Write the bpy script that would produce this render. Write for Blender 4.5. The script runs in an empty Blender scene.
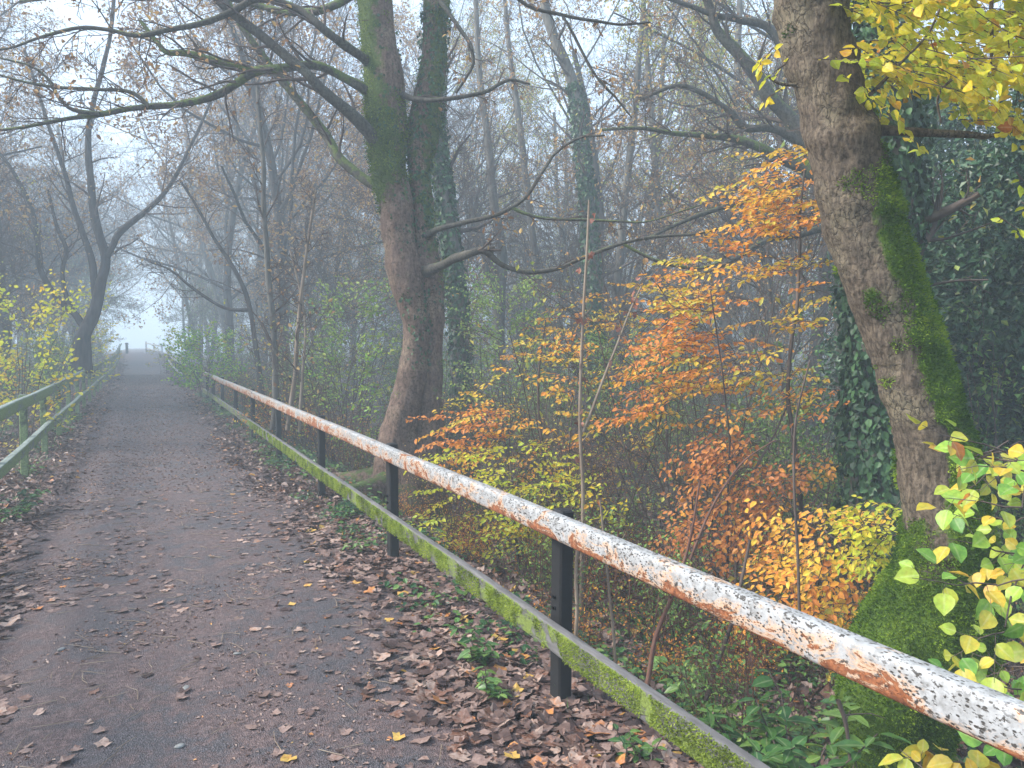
import bpy, math, random
import numpy as np
from mathutils import Vector, Matrix
C = bpy.context.scene.collection
R = math.radians
# ------------------------------------------------------------------ camera model
F = 773.0
YAW, PITCH = R(25.7), R(2.9)
CAM = Vector((0, 0, 1.6))
ROT = (Matrix.Rotation(-YAW, 3, 'Z') @ Matrix.Rotation(R(90) - PITCH, 3, 'X'))
def W(px, py, f):
    return CAM + ROT @ Vector(((px - 512) / F * f, -(py - 384) / F * f, -f))
RI = np.array(ROT.inverted())
def project(P):
    P = np.atleast_2d(np.asarray(P, dtype=float)) - np.array(CAM)
    q = P @ RI.T
    f = -q[:, 2]
    fs = np.where(np.abs(f) < 1e-3, 1e-3, f)
    return 512 + F * q[:, 0] / fs, 384 - F * q[:, 1] / fs, f
def in_view(P, m=140, near=0.4):
    x, y, f = project(P)
    return (f > near) & (x > -m) & (x < 1024 + m) & (y > -m) & (y < 768 + m)
def in_view_x(P, m=250):
    x, y, f = project(P)
    return (f > 0.4) & (x > -m) & (x < 1024 + m)

# ------------------------------------------------------------------ noise
def _h(ix, iy, iz, s):
    n = (ix.astype(np.int64) * 374761393 + iy.astype(np.int64) * 668265263 + iz.astype(np.int64) * 2147483647 + s * 974634777) & 0xffffffff
    n = ((n ^ (n >> 13)) * 1274126177) & 0xffffffff
    n = ((n ^ (n >> 16)) * 2246822519) & 0xffffffff
    return ((n ^ (n >> 15)) & 0xffff) / 65535.0
def noise3(P, scale=1.0, seed=0):
    P = np.asarray(P, dtype=float) * scale
    i = np.floor(P).astype(np.int64); f = P - i; f = f * f * (3 - 2 * f)
    r = 0
    for dx in (0, 1):
        for dy in (0, 1):
            for dz in (0, 1):
                w = (f[..., 0] if dx else 1 - f[..., 0]) * (f[..., 1] if dy else 1 - f[..., 1]) * (f[..., 2] if dz else 1 - f[..., 2])
                r = r + w * _h(i[..., 0] + dx, i[..., 1] + dy, i[..., 2] + dz, seed)
    return r * 2 - 1
def fbm(P, scale=1.0, seed=0, octv=3):
    r, a = 0, 1.0
    for k in range(octv):
        r = r + a * noise3(P, scale * 2 ** k, seed + k * 7); a *= 0.5
    return r
def sm(t):
    t = np.clip(t, 0, 1); return t * t * (3 - 2 * t)
def height(X, Y):
    X = np.asarray(X, dtype=float); Y = np.asarray(Y, dtype=float)
    z = -0.80 * sm((X - 1.75) / 2.0) - 0.7 * sm((X - 4) / 7) + 1.2 * sm((X - 25) / 60)
    z = z - 0.55 * sm((-X - 1.35) / 3.0)
    z = z + 0.85 * sm((Y - 42) / 32)
    off = sm((np.abs(X - 0.2) - 1.2) / 1.5)
    P = np.stack([X, Y, X * 0], -1)
    z = z + off * (0.13 * fbm(P, 0.5, 3) + 0.03 * fbm(P, 3.0, 5, 2))
    crown = -0.03 * sm((np.abs(X - 0.3) - 0.5) / 1.0)
    return z + crown * (1 - off)
def Hz(x, y): return float(height(np.array([x]), np.array([y]))[0])

# ------------------------------------------------------------------ mesh builder
def unit(a):
    return a / np.maximum(np.linalg.norm(a, axis=-1, keepdims=True), 1e-9)
class MB:
    def __init__(s): s.V, s.Fs, s.A, s.S, s.M, s.n, s.tb, s.vm = [], [], [], [], [], 0, {}, []
    def add(s, V, Fc, attr=None, smooth=True, mat=0, vm=None):
        V = np.asarray(V, dtype=np.float32).reshape(-1, 3); Fc = np.asarray(Fc, dtype=np.int64)
        nf = len(Fc)
        s.V.append(V); s.Fs.append(Fc + s.n); s.n += len(V)
        s.A.append(np.full(nf, 0.5) if attr is None else np.broadcast_to(np.asarray(attr, dtype=float), (nf,)))
        s.S.append(np.full(nf, smooth)); s.M.append(np.full(nf, mat, dtype=np.int32))
        s.vm.append(np.zeros(len(V)) if vm is None else np.broadcast_to(vm, (len(V),)))
    def tube(s, pts, rad, n=6, mat=0, attr=0.5, vm=0.0):      # queued, batched by size
        s.tb.setdefault((len(pts), n, mat), []).append((pts, rad, attr, vm))
    def flush(s):
        for (k, n, mat), lst in s.tb.items():
            P = np.array([[tuple(p) for p in l[0]] for l in lst], dtype=float)
            r = np.array([l[1] for l in lst], dtype=float)
            at = np.array([l[2] for l in lst]); vm = np.array([l[3] for l in lst])
            B = len(P)
            T = np.empty_like(P); T[:, 1:-1] = P[:, 2:] - P[:, :-2]; T[:, 0] = P[:, 1] - P[:, 0]; T[:, -1] = P[:, -1] - P[:, -2]
            T = unit(T); m = np.abs(P[:, -1] - P[:, 0])
            ref = np.zeros((B, 3)); ref[np.arange(B), np.argmin(m, axis=1)] = 1
            N = unit(np.cross(T, ref[:, None, :])); Bn = np.cross(T, N)
            a = np.arange(n) * 2 * math.pi / n
            V = P[:, :, None] + r[:, :, None, None] * (np.cos(a)[None, None, :, None] * N[:, :, None] + np.sin(a)[None, None, :, None] * Bn[:, :, None])
            i = np.arange(k - 1)[:, None] * n; j = np.arange(n)[None]
            j2 = (j + 1) % n
            q = np.stack([i + j, i + j2, i + n + j2, i + n + j], -1).reshape(-1, 4)
            Fc = (q[None] + (np.arange(B) * k * n)[:, None, None]).reshape(-1, 4)
            s.add(V, Fc, np.repeat(at, len(q)), True, mat, np.repeat(vm, k * n))
        s.tb = {}
    def box(s, c, sz, M=None, bev=0.0, **kw):
        x, y, z = [v / 2 for v in sz]
        V = np.array([(a * x, b * y, d * z) for a in (-1, 1) for b in (-1, 1) for d in (-1, 1)])
        if M is not None: V = V @ np.array(M).T
        V = V + np.array(c)
        s.add(V, [(0, 1, 3, 2), (4, 6, 7, 5), (0, 4, 5, 1), (2, 3, 7, 6), (0, 2, 6, 4), (1, 5, 7, 3)], smooth=False, **kw)
    def leaves(s, P, D, N, L, v, w=0.6, fold=0.18, simple=False, curl=0.12, mat=0, hi=False):
        P = np.asarray(P, float); n = len(P)
        if n == 0: return
        D = unit(np.asarray(D, float)); N = np.asarray(N, float)
        N = unit(N - D * (N * D).sum(-1, keepdims=True)); S = np.cross(D, N)
        L = np.broadcast_to(L, (n,))[:, None]; w = np.broadcast_to(w, (n,))[:, None]
        if simple:
            t = [(0, 0, 0), (.45, .5, fold), (1, 0, 0), (.45, -.5, fold)]; fc = np.array([(0, 1, 2, 3)])
        else:
            t = [(0, 0, 0), (.3, .45, fold), (.68, .36, fold), (1, 0, 0), (.68, -.36, fold), (.3, -.45, fold)]
            fc = np.array([(0, 1, 2, 3), (0, 3, 4, 5)])
        if hi:
            pr = [(.04, .0), (.16, .30), (.34, .47), (.54, .47), (.74, .34), (.90, .13), (1, 0)]
            mid = [(a_, 0, -.02) for a_, _ in pr]; m_ = len(pr)
            t = mid + [(a_, b_, fold * (1 if 0 < i_ < m_ - 1 else 0) + .05 * (i_ % 2)) for i_, (a_, b_) in enumerate(pr)] + [(a_, -b_, fold * (1 if 0 < i_ < m_ - 1 else 0) + .05 * ((i_ + 1) % 2)) for i_, (a_, b_) in enumerate(pr)]
            fc = np.array([(i_, m_ + i_, m_ + i_ + 1, i_ + 1) for i_ in range(m_ - 1)] + [(i_, i_ + 1, 2 * m_ + i_ + 1, 2 * m_ + i_) for i_ in range(m_ - 1)])
        V = np.stack([P + L * (D * a + S * b * w + N * (c * abs(b) * 2 * w - curl * a * a)) for a, b, c in t], 1)
        k = len(t); vmx = np.tile(np.array([1.0] * m_ + [0.0] * (2 * m_)), n) if hi else None
        Fc = (fc[None] + (np.arange(n) * k)[:, None, None]).reshape(-1, 4)
        s.add(V, Fc, np.repeat(np.broadcast_to(v, (n,)), len(fc)), hi, mat, vmx)
    def lobed(s, P, D, N, L, v, rng, curl=0.3, mat=0):         # five-lobed dry leaf
        P = np.asarray(P, float); n = len(P)
        if n == 0: return
        D = unit(D); N = unit(N - D * (N * D).sum(-1, keepdims=True)); S = np.cross(D, N)
        ang = np.array([180, 150, 118, 95, 62, 35, 0, -35, -62, -95, -118, -150]) * math.pi / 180
        rad = np.array([.12, .38, .34, .58, .34, .62, .70, .0, .0, .0, .0, .0]); rad[5] = .40
        rad = np.array([.14, .46, .42, .60, .43, .52, .70, .52, .43, .60, .42, .46])
        m = len(ang)
        rr = rad[None] * (1 + 0.25 * (rng.random((n, m)) - .5)) * np.asarray(L)[:, None]
        a = np.cos(ang)[None] * rr; b = np.sin(ang)[None] * rr
        c1 = (rng.random((n, 1)) - .2) * curl * 2; c2 = (rng.random((n, 1)) - .5) * curl * 2
        z = (c1 * b * b + c2 * a * b + c1 * .6 * a * a) / np.asarray(L)[:, None] * 2 + (rng.random((n, m)) - .5) * .09 * np.asarray(L)[:, None]
        V = P[:, None] + a[..., None] * D[:, None] + b[..., None] * S[:, None] + z[..., None] * N[:, None]
        V = np.concatenate([P[:, None], V], 1)
        fc = np.array([(0, i + 1, (i + 1) % m + 1) for i in range(m)])
        Fc = (fc[None] + (np.arange(n) * (m + 1))[:, None, None]).reshape(-1, 3)
        s.add(V, np.concatenate([Fc, np.full((len(Fc), 1), -1)], 1), np.repeat(v, m), False, mat)
    def build(s, name, mats, parent=None, loc=None):
        s.flush()
        me = bpy.data.meshes.new(name)
        if not isinstance(mats, (list, tuple)): mats = [mats]
        for m in mats: me.materials.append(m)
        if s.V:
            V = np.concatenate(s.V)
            if loc is not None: V = V - np.array(loc, dtype=np.float32)
            fl = []
            for f, nprev in zip(s.Fs, np.cumsum([0] + [len(v) for v in s.V])):
                if f.shape[1] == 3: f = np.concatenate([f, np.full((len(f), 1), -1)], 1)
                fl.append(np.where(f < nprev, -1, f))
            Fc = np.concatenate(fl); tri = Fc[:, 3] < 0
            cnt = np.where(tri, 3, 4); st = np.concatenate([[0], np.cumsum(cnt)[:-1]])
            loops = Fc.reshape(-1); loops = loops[loops >= 0]
            me.vertices.add(len(V)); me.vertices.foreach_set('co', V.astype(np.float32).ravel())
            me.loops.add(len(loops)); me.loops.foreach_set('vertex_index', loops.astype(np.int32))
            me.polygons.add(len(Fc)); me.polygons.foreach_set('loop_start', st.astype(np.int32))
            me.polygons.foreach_set('loop_total', cnt.astype(np.int32))
            me.polygons.foreach_set('use_smooth', np.concatenate(s.S))
            me.polygons.foreach_set('material_index', np.concatenate(s.M))
            a = me.attributes.new('v', 'FLOAT', 'FACE'); a.data.foreach_set('value', np.concatenate(s.A).astype(np.float32))
            vm = np.concatenate(s.vm)
            if np.any(vm):
                a = me.attributes.new('moss', 'FLOAT', 'POINT'); a.data.foreach_set('value', vm.astype(np.float32))
            me.update(calc_edges=True)
        o = bpy.data.objects.new(name, me); C.objects.link(o)
        if parent is not None: o.parent = parent
        elif loc is not None: o.location = loc
        return o
def tag(o, label=None, cat=None, group=None, kind=None):
    if label: o['label'] = label
    if cat: o['category'] = cat
    if group: o['group'] = group
    if kind: o['kind'] = kind
    return o
def empty(name, loc, label, cat, group=None):
    o = bpy.data.objects.new(name, None); C.objects.link(o); o.location = loc
    o.empty_display_size = 0.2
    return tag(o, label, cat, group)
def children(o): return [c for c in C.objects if c.parent == o]
KIDS = {}
def clone(root, loc, rz, sc, label, group):
    r = root.copy(); C.objects.link(r); r.location = loc; r.rotation_euler = (0, 0, rz)
    r.scale = (sc, sc, sc); r['label'] = label; r['group'] = group
    for ch in KIDS[root.name]:
        c = ch.copy(); C.objects.link(c); c.parent = r
    return r

# ------------------------------------------------------------------ materials
class NT:
    def __init__(s, name):
        s.m = bpy.data.materials.new(name); s.m.use_nodes = True
        s.t = s.m.node_tree; s.t.nodes.clear()
        s.out = s.n('ShaderNodeOutputMaterial')
    def n(s, ty, **kw):
        nd = s.t.nodes.new(ty)
        for k, v in kw.items(): setattr(nd, k, v)
        return nd
    def l(s, a, b): s.t.links.new(a, b)
    def coord(s, kind='Object'): return s.n('ShaderNodeTexCoord').outputs[kind]
    def mapping(s, vec, scale=(1, 1, 1)):
        m = s.n('ShaderNodeMapping'); m.inputs['Scale'].default_value = scale; s.l(vec, m.inputs[0]); return m.outputs[0]
    def noise(s, vec, scale, detail=4, rough=.55, dist=0):
        nd = s.n('ShaderNodeTexNoise'); s.l(vec, nd.inputs['Vector'])
        nd.inputs['Scale'].default_value = scale; nd.inputs['Detail'].default_value = detail
        nd.inputs['Roughness'].default_value = rough; nd.inputs['Distortion'].default_value = dist
        return nd.outputs['Fac']
    def vor(s, vec, scale, feature='F1'):
        nd = s.n('ShaderNodeTexVoronoi', feature=feature); s.l(vec, nd.inputs['Vector']); nd.inputs['Scale'].default_value = scale
        return nd.outputs['Distance']
    def ramp(s, fac, stops, interp='LINEAR'):
        nd = s.n('ShaderNodeValToRGB'); cr = nd.color_ramp; cr.interpolation = interp
        while len(cr.elements) < len(stops): cr.elements.new(0.5)
        for e, (p, c) in zip(cr.elements, stops):
            e.position = p; e.color = (*c, 1) if len(c) == 3 else c
        s.l(fac, nd.inputs[0]); return nd.outputs[0]
    def mr(s, val, a, b, c=0, d=1):
        nd = s.n('ShaderNodeMapRange'); s.l(val, nd.inputs[0])
        for i, v in enumerate((a, b, c, d)): nd.inputs[i + 1].default_value = v
        return nd.outputs[0]
    def math(s, op, a, b=None):
        nd = s.n('ShaderNodeMath', operation=op)
        for i, v in enumerate((a, b)):
            if v is None: continue
            if isinstance(v, (int, float)): nd.inputs[i].default_value = v
            else: s.l(v, nd.inputs[i])
        return nd.outputs[0]
    def mix(s, fac, a, b, mode='MIX'):
        nd = s.n('ShaderNodeMix', data_type='RGBA', blend_type=mode)
        if isinstance(fac, (int, float)): nd.inputs[0].default_value = fac
        else: s.l(fac, nd.inputs[0])
        for i, v in ((6, a), (7, b)):
            if isinstance(v, tuple): nd.inputs[i].default_value = (*v, 1)
            else: s.l(v, nd.inputs[i])
        return nd.outputs[2]
    def attr(s, name):
        nd = s.n('ShaderNodeAttribute'); nd.attribute_name = name; return nd.outputs['Fac']
    def bump(s, h, strength=.5, dist=.01):
        nd = s.n('ShaderNodeBump'); nd.inputs['Strength'].default_value = strength; nd.inputs['Distance'].default_value = dist
        s.l(h, nd.inputs['Height']); return nd.outputs[0]
    def princ(s, col, rough=.8, normal=None, spec=.3):
        nd = s.n('ShaderNodeBsdfPrincipled')
        if isinstance(col, tuple): nd.inputs['Base Color'].default_value = (*col, 1)
        else: s.l(col, nd.inputs['Base Color'])
        if isinstance(rough, (int, float)): nd.inputs['Roughness'].default_value = rough
        else: s.l(rough, nd.inputs['Roughness'])
        nd.inputs['Specular IOR Level'].default_value = spec
        if normal is not None: s.l(normal, nd.inputs['Normal'])
        s.l(nd.outputs[0], s.out.inputs[0]); return nd
def mat_leaf(name, cols, rough=.55, trans=.35, spec=.3, cheap=False, blot=.09):
    t = NT(name); v = t.attr('v'); n = len(cols)
    if not cheap: v = t.math('ADD', v, t.mr(t.noise(t.coord(), 32, 3, .7), .3, .7, -blot, blot))
    col = t.ramp(v, [(i / (n - 1), c) for i, c in enumerate(cols)])
    if not cheap:
        nz = t.noise(t.coord(), 60, 2)
        col = t.mix(.5, col, t.ramp(nz, [(.3, (.55, .5, .45)), (.7, (1.15, 1.1, 1.05))]), 'MULTIPLY')
    if not cheap: col = t.mix(t.mr(t.attr('moss'), 0.80, .97, 0, .35), col, t.mix(.5, col, (.75, .75, .45)))
    p = t.princ(col, rough, spec=spec)
    if trans > 0:
        tr = t.n('ShaderNodeBsdfTranslucent'); t.l(col, tr.inputs[0])
        mx = t.n('ShaderNodeMixShader'); mx.inputs[0].default_value = trans
        t.l(p.outputs[0], mx.inputs[1]); t.l(tr.outputs[0], mx.inputs[2]); t.l(mx.outputs[0], t.out.inputs[0])
    return t.m
def mat_bark(name, ca, cb, cm=(.07, .12, .02), vscale=1.0, moss_noise=.0, bump=.6):
    t = NT(name); co = t.coord()
    st = t.mapping(co, (6 * vscale, 6 * vscale, 1.6 * vscale))
    n1 = t.noise(st, 6, 6, .65, .4); n2 = t.noise(co, 2.2, 3); n3 = t.noise(co, 38 * vscale, 4, .6)
    wv = t.n('ShaderNodeTexNoise'); t.l(co, wv.inputs['Vector']); wv.inputs['Scale'].default_value = 9; wv.inputs['Detail'].default_value = 4
    ad = t.n('ShaderNodeVectorMath', operation='MULTIPLY_ADD'); t.l(wv.outputs['Color'], ad.inputs[0]); ad.inputs[1].default_value = (.12, .12, .12); t.l(t.mapping(co, (1, 1, .55)), ad.inputs[2])
    ck = t.math('ADD', t.vor(ad.outputs[0], 19 * vscale, 'DISTANCE_TO_EDGE'), t.mr(n2, .38, .6, .09, 0))
    col = t.mix(t.mr(n1, .35, .68), ca, cb)
    col = t.mix(t.mr(n2, .52, .68, 0, .6), col, (cb[0] * 1.35, cb[1] * 1.5, cb[2] * 1.35))
    col = t.mix(t.mr(n3, .35, .52, .75, 0), col, (ca[0] * .45, ca[1] * .42, ca[2] * .4))
    col = t.mix(t.mr(ck, 0, .06, .75, 0), col, (ca[0] * .35, ca[1] * .33, ca[2] * .3))
    m = t.attr('moss'); up = t.n('ShaderNodeNewGeometry')
    sx = t.n('ShaderNodeSeparateXYZ'); t.l(up.outputs['Normal'], sx.inputs[0])
    mm = t.math('ADD', m, t.mr(sx.outputs[2], .1, .9, 0, moss_noise))
    mm = t.math('ADD', mm, t.mr(t.noise(co, 5, 6, .7), .25, .75, -.5, .5))
    mk = t.mr(mm, .42, .62)
    mc = t.ramp(t.noise(co, 45, 4, .7), [(.3, (cm[0] * .45, cm[1] * .5, cm[2] * .5)), (.55, cm), (.75, (cm[0] * 1.7, cm[1] * 1.5, cm[2] * 1.5))])
    col = t.mix(mk, col, mc)
    h = t.math('ADD', t.math('MULTIPLY', n1, .6), t.math('MULTIPLY', n3, .4))
    h = t.math('ADD', h, t.mr(ck, 0, .08, 0, .35))
    h = t.math('ADD', h, t.math('MULTIPLY', t.math('MULTIPLY', mk, t.noise(co, 120, 3, .8)), 1.2))
    t.princ(col, .85, t.bump(h, bump, .012), .25)
    return t.m
def mat_simple_bark(name, ca, cb):
    t = NT(name); n = t.noise(t.mapping(t.coord(), (3, 3, .8)), 4, 3)
    t.princ(t.mix(t.mr(n, .35, .65), ca, cb), .9, spec=.15); return t.m

M = {}
M['bark_right'] = mat_bark('bark_grey_brown', (.042, .031, .022), (.165, .128, .092), (.08, .14, .014), 1.3, .05, .9)
M['bark_centre'] = mat_bark('bark_red_brown', (.07, .043, .032), (.20, .135, .10), (.07, .105, .022), .9, .2, .8)
M['bark_moss'] = mat_bark('bark_mossy', (.04, .036, .03), (.09, .08, .065), (.095, .13, .032), .8, .5, .4)
M['bark_dark'] = mat_simple_bark('bark_dark', (.035, .03, .028), (.075, .065, .058))
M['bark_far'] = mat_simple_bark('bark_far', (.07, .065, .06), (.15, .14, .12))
M['twig'] = mat_simple_bark('twig', (.06, .045, .04), (.13, .10, .085))
M['twig_pale'] = mat_simple_bark('twig_pale', (.16, .12, .09), (.26, .21, .16))
M['twig_red'] = mat_simple_bark('twig_red', (.09, .045, .035), (.15, .085, .065))
M['beech'] = mat_leaf('beech_leaf', [(.62, .24, .06), (.68, .25, .05), (.78, .36, .05), (.80, .46, .05), (.74, .52, .06), (.50, .46, .06)], .5, .4)
M['beech_rust'] = mat_leaf('beech_leaf_rust', [(.38, .14, .04), (.55, .20, .05), (.68, .29, .06), (.74, .36, .05), (.78, .46, .06)], .5, .4)
M['yellow'] = mat_leaf('yellow_leaf', [(.50, .17, .04), (.64, .38, .03), (.78, .62, .04), (.72, .66, .05), (.58, .62, .05), (.40, .54, .05), (.76, .64, .06)], .45, .5)
M['lime'] = mat_leaf('lime_leaf', [(.12, .30, .06), (.22, .44, .07), (.38, .56, .08), (.42, .48, .07), (.58, .48, .06), (.66, .44, .05), (.50, .18, .04)], .42, .4)
M['ygreen'] = mat_leaf('yellow_green_leaf', [(.16, .24, .06), (.30, .38, .08), (.46, .46, .09), (.56, .46, .09), (.50, .28, .07)], .5, .4)
M['green'] = mat_leaf('green_leaf', [(.08, .17, .05), (.12, .26, .07), (.22, .36, .09), (.36, .44, .10)], .5, .35)
M['brown'] = mat_leaf('brown_leaf', [(.16, .09, .055), (.28, .15, .07), (.42, .25, .10), (.50, .34, .12)], .6, .3, cheap=True)
M['ivy'] = mat_leaf('ivy_leaf', [(.012, .035, .015), (.02, .06, .025), (.035, .095, .035), (.06, .14, .05)], .5, .1, .3)
M['holly'] = mat_leaf('holly_leaf', [(.018, .05, .022), (.03, .085, .035), (.055, .13, .055), (.22, .20, .09)], .42, .12, .4)
M['litter'] = mat_leaf('litter_leaf', [(.045, .026, .024), (.09, .055, .048), (.16, .105, .09), (.27, .19, .165), (.14, .06, .035), (.38, .29, .25), (.42, .16, .05), (.50, .33, .08)], .5, .12, .35)
M['cover'] = mat_leaf('ground_cover_leaf', [(.015, .06, .02), (.03, .10, .03), (.07, .17, .04), (.15, .26, .05), (.05, .13, .05)], .4, .25, .4)
M['mossblade'] = mat_leaf('moss_blade', [(.025, .06, .008), (.075, .15, .012), (.16, .26, .022), (.28, .37, .04)], .8, .3, .1, cheap=True)
M['mossdark'] = mat_leaf('limb_moss', [(.025, .05, .010), (.07, .12, .015), (.14, .20, .025), (.22, .28, .04)], .8, .3, .1, cheap=True)
M['railmoss'] = mat_leaf('rail_moss_blade', [(.06, .08, .02), (.17, .23, .03), (.30, .38, .05), (.42, .48, .10)], .8, .3, .1, cheap=True)
M['dead'] = mat_leaf('dead_leaf', [(.16, .06, .045), (.28, .12, .09), (.45, .25, .20)], .6, .2)

def mk_path():
    t = NT('asphalt_with_mulch'); co = t.coord()
    fine = t.noise(co, 160, 4, .75); grit = t.vor(co, 170); big = t.noise(co, 1.7, 5, .65, .6); mid = t.noise(co, 7, 6, .7, .5)
    asph = t.ramp(fine, [(.32, (.012, .011, .013)), (.5, (.045, .040, .047)), (.68, (.20, .175, .19))])
    mul = t.ramp(t.noise(co, 45, 5, .75, .8), [(.30, (.03, .017, .017)), (.48, (.10, .060, .056)), (.68, (.26, .175, .16))])
    mk = t.mr(t.math('ADD', t.math('MULTIPLY', big, .5), t.math('MULTIPLY', mid, .5)), .43, .53)
    sx = t.n('ShaderNodeSeparateXYZ'); t.l(co, sx.inputs[0])
    edge = t.mr(t.math('ABSOLUTE', t.math('SUBTRACT', sx.outputs[0], .45)), .6, 1.1, 0, 1)
    mk = t.math('MAXIMUM', t.math('MULTIPLY', mk, .75), t.math('MULTIPLY', edge, t.mr(mid, .3, .55)))
    col = t.mix(mk, asph, mul)
    h = t.math('ADD', t.math('MULTIPLY', fine, .5), t.math('MULTIPLY', grit, .7))
    h = t.math('ADD', h, t.math('MULTIPLY', t.noise(co, 30, 5, .7, .5), .9))
    t.princ(col, t.mr(mid, .3, .7, .5, .8), t.bump(h, .9, .012), .45)
    return t.m
M['path'] = mk_path()
def mk_ground():
    t = NT('woodland_soil'); co = t.coord()
    a = t.noise(co, 14, 6, .75, .6); b = t.noise(co, 1.2, 4, .6); c = t.noise(co, 60, 4, .7)
    col = t.ramp(a, [(.3, (.035, .024, .02)), (.48, (.085, .055, .046)), (.6, (.14, .09, .075)), (.75, (.21, .145, .12))])
    col = t.mix(t.mr(b, .54, .66, 0, .7), col, t.ramp(c, [(.35, (.02, .035, .012)), (.7, (.07, .10, .03))]))
    t.princ(col, .85, t.bump(t.math('ADD', a, t.math('MULTIPLY', c, .5)), 1.0, .05), .2)
    return t.m
M['ground'] = mk_ground()
def mk_white_rail():
    t = NT('peeling_white_paint_on_rust'); co = t.coord()
    st = t.mapping(co, (1, .45, 1))
    sx = t.n('ShaderNodeSeparateXYZ'); t.l(co, sx.inputs[0])
    low = t.mr(sx.outputs[2], .735, .85, .20, -.10)              # the lower edge rusts first
    faraway = t.mr(sx.outputs[1], 2.5, 7, 0, .06)
    r = t.math('ADD', t.math('ADD', t.mr(t.noise(st, 13, 8, .78, .8), .25, .75, .1, .9), low), t.math('ADD', t.mr(t.noise(co, 1.3, 3), .3, .7, -.1, .1), faraway))
    rust = t.mr(r, .625, .65)
    stain = t.mr(r, .49, .62, 0, .8)
    bd = t.mapping(co, (1, .6, 1))
    sp = t.vor(bd, 100); spn = t.noise(co, 9, 4, .7)
    spk = t.math('MULTIPLY', t.mr(sp, .24, .36, 1, 0), t.mr(spn, .40, .50))
    sp2 = t.math('MULTIPLY', t.mr(t.noise(bd, 70, 4, .65), .56, .60), t.mr(t.noise(co, 5, 4, .7), .38, .52))
    white = t.ramp(t.noise(co, 25, 4, .7), [(.3, (.20, .20, .195)), (.62, (.38, .39, .40))])
    col = t.mix(stain, white, (.60, .36, .20))
    col = t.mix(t.math('MAXIMUM', spk, sp2), col, (.055, .05, .045))
    rc = t.ramp(t.noise(co, 40, 6, .7), [(.3, (.06, .028, .018)), (.5, (.22, .075, .03)), (.7, (.42, .17, .07))])
    col = t.mix(rust, col, rc)
    h = t.math('SUBTRACT', t.mr(t.noise(co, 90, 4, .7), 0, 1, 0, .25), t.math('ADD', t.math('MULTIPLY', rust, .8), t.math('MULTIPLY', spk, .5)))
    t.princ(col, t.mr(rust, 0, 1, .42, .85), t.bump(h, .8, .004), .4)
    return t.m
M['white_rail'] = mk_white_rail()
def mk_moss_rail(name, base, face, mossy, zt=None):
    t = NT(name); co = t.coord()
    g = t.n('ShaderNodeNewGeometry'); sx = t.n('ShaderNodeSeparateXYZ'); t.l(g.outputs['Normal'], sx.inputs[0])
    top = t.mr(sx.outputs[2], .5, .8)
    n = t.noise(t.mapping(co, (1, .5, 1)), 7, 6, .75, .3); f = t.noise(co, 90, 4, .75)
    mk = t.mr(t.math('SUBTRACT', n, t.math('MULTIPLY', top, .25)), .5 - mossy, .56 - mossy)
    moss = t.ramp(f, [(.3, (face[0] * .4, face[1] * .4, face[2] * .4)), (.5, face), (.7, (face[0] * 1.5, face[1] * 1.45, face[2] * 1.6))])
    bc = t.ramp(t.noise(t.mapping(co, (1, .2, 1)), 25, 4, .7), [(.3, tuple(v * .6 for v in base)), (.7, tuple(v * 1.4 for v in base))])
    col = t.mix(mk, bc, moss)
    t.princ(col, .75, t.bump(t.math('MULTIPLY', t.math('ADD', f, .3), mk), .9, .008), .35)
    return t.m
M['moss_rail'] = mk_moss_rail('mossy_rail', (.12, .115, .115), (.15, .20, .04), .03)
M['green_rail'] = mk_moss_rail('algae_green_rail', (.17, .20, .18), (.19, .26, .11), .10)
M['green_post'] = mk_moss_rail('algae_green_post', (.09, .11, .07), (.19, .25, .10), .08)
M['black_post'] = mk_moss_rail('black_painted_post', (.008, .008, .009), (.03, .026, .022), -.12)
M['far_rail'] = mk_moss_rail('pale_rail', (.42, .43, .42), (.25, .30, .22), -.05)
def mk_stone():
    t = NT('pebble_stone'); t.princ(t.ramp(t.noise(t.coord(), 25, 4), [(.3, (.10, .10, .095)), (.7, (.30, .30, .29))]), .6, t.bump(t.noise(t.coord(), 80, 3), .4, .004)); return t.m
M['stone'] = mk_stone()

# ------------------------------------------------------------------ camera, light, world
cd = bpy.data.cameras.new('camera'); cam = bpy.data.objects.new('camera', cd); C.objects.link(cam)
cam.matrix_world = Matrix.Translation(CAM) @ ROT.to_4x4()
cd.sensor_width = 36; cd.lens = F / 1024 * 36; cd.clip_start = .05; cd.clip_end = 1500
S = bpy.context.scene; S.camera = cam
SUN_EL, SUN_AZ = R(40), R(-72)          # azimuth measured from +Y, clockwise; the light comes from the left, a bit behind
w = bpy.data.worlds.new('World'); S.world = w; w.use_nodes = True
nt = w.node_tree; nt.nodes.clear()
sky = nt.nodes.new('ShaderNodeTexSky'); sky.sky_type = 'NISHITA'; sky.sun_disc = False
sky.sun_elevation = SUN_EL; sky.sun_rotation = SUN_AZ; sky.air_density = 1.0; sky.dust_density = 3.0; sky.ozone_density = 1.2
bg = nt.nodes.new('ShaderNodeBackground'); bg.inputs[1].default_value = 0.135
cl = nt.nodes.new('ShaderNodeMix'); cl.data_type = 'RGBA'; cl.inputs[0].default_value = .6      # a thin white layer of cloud over the blue
cl.inputs[7].default_value = (5.4, 6.7, 8.4, 1); nt.links.new(sky.outputs[0], cl.inputs[6])
wo = nt.nodes.new('ShaderNodeOutputWorld'); nt.links.new(cl.outputs[2], bg.inputs[0]); nt.links.new(bg.outputs[0], wo.inputs[0])
sl = bpy.data.lights.new('sun', 'SUN'); sl.energy = 4.1; sl.angle = R(17); sl.color = (1, .94, .86)
so = bpy.data.objects.new('sun', sl); C.objects.link(so)
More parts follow.
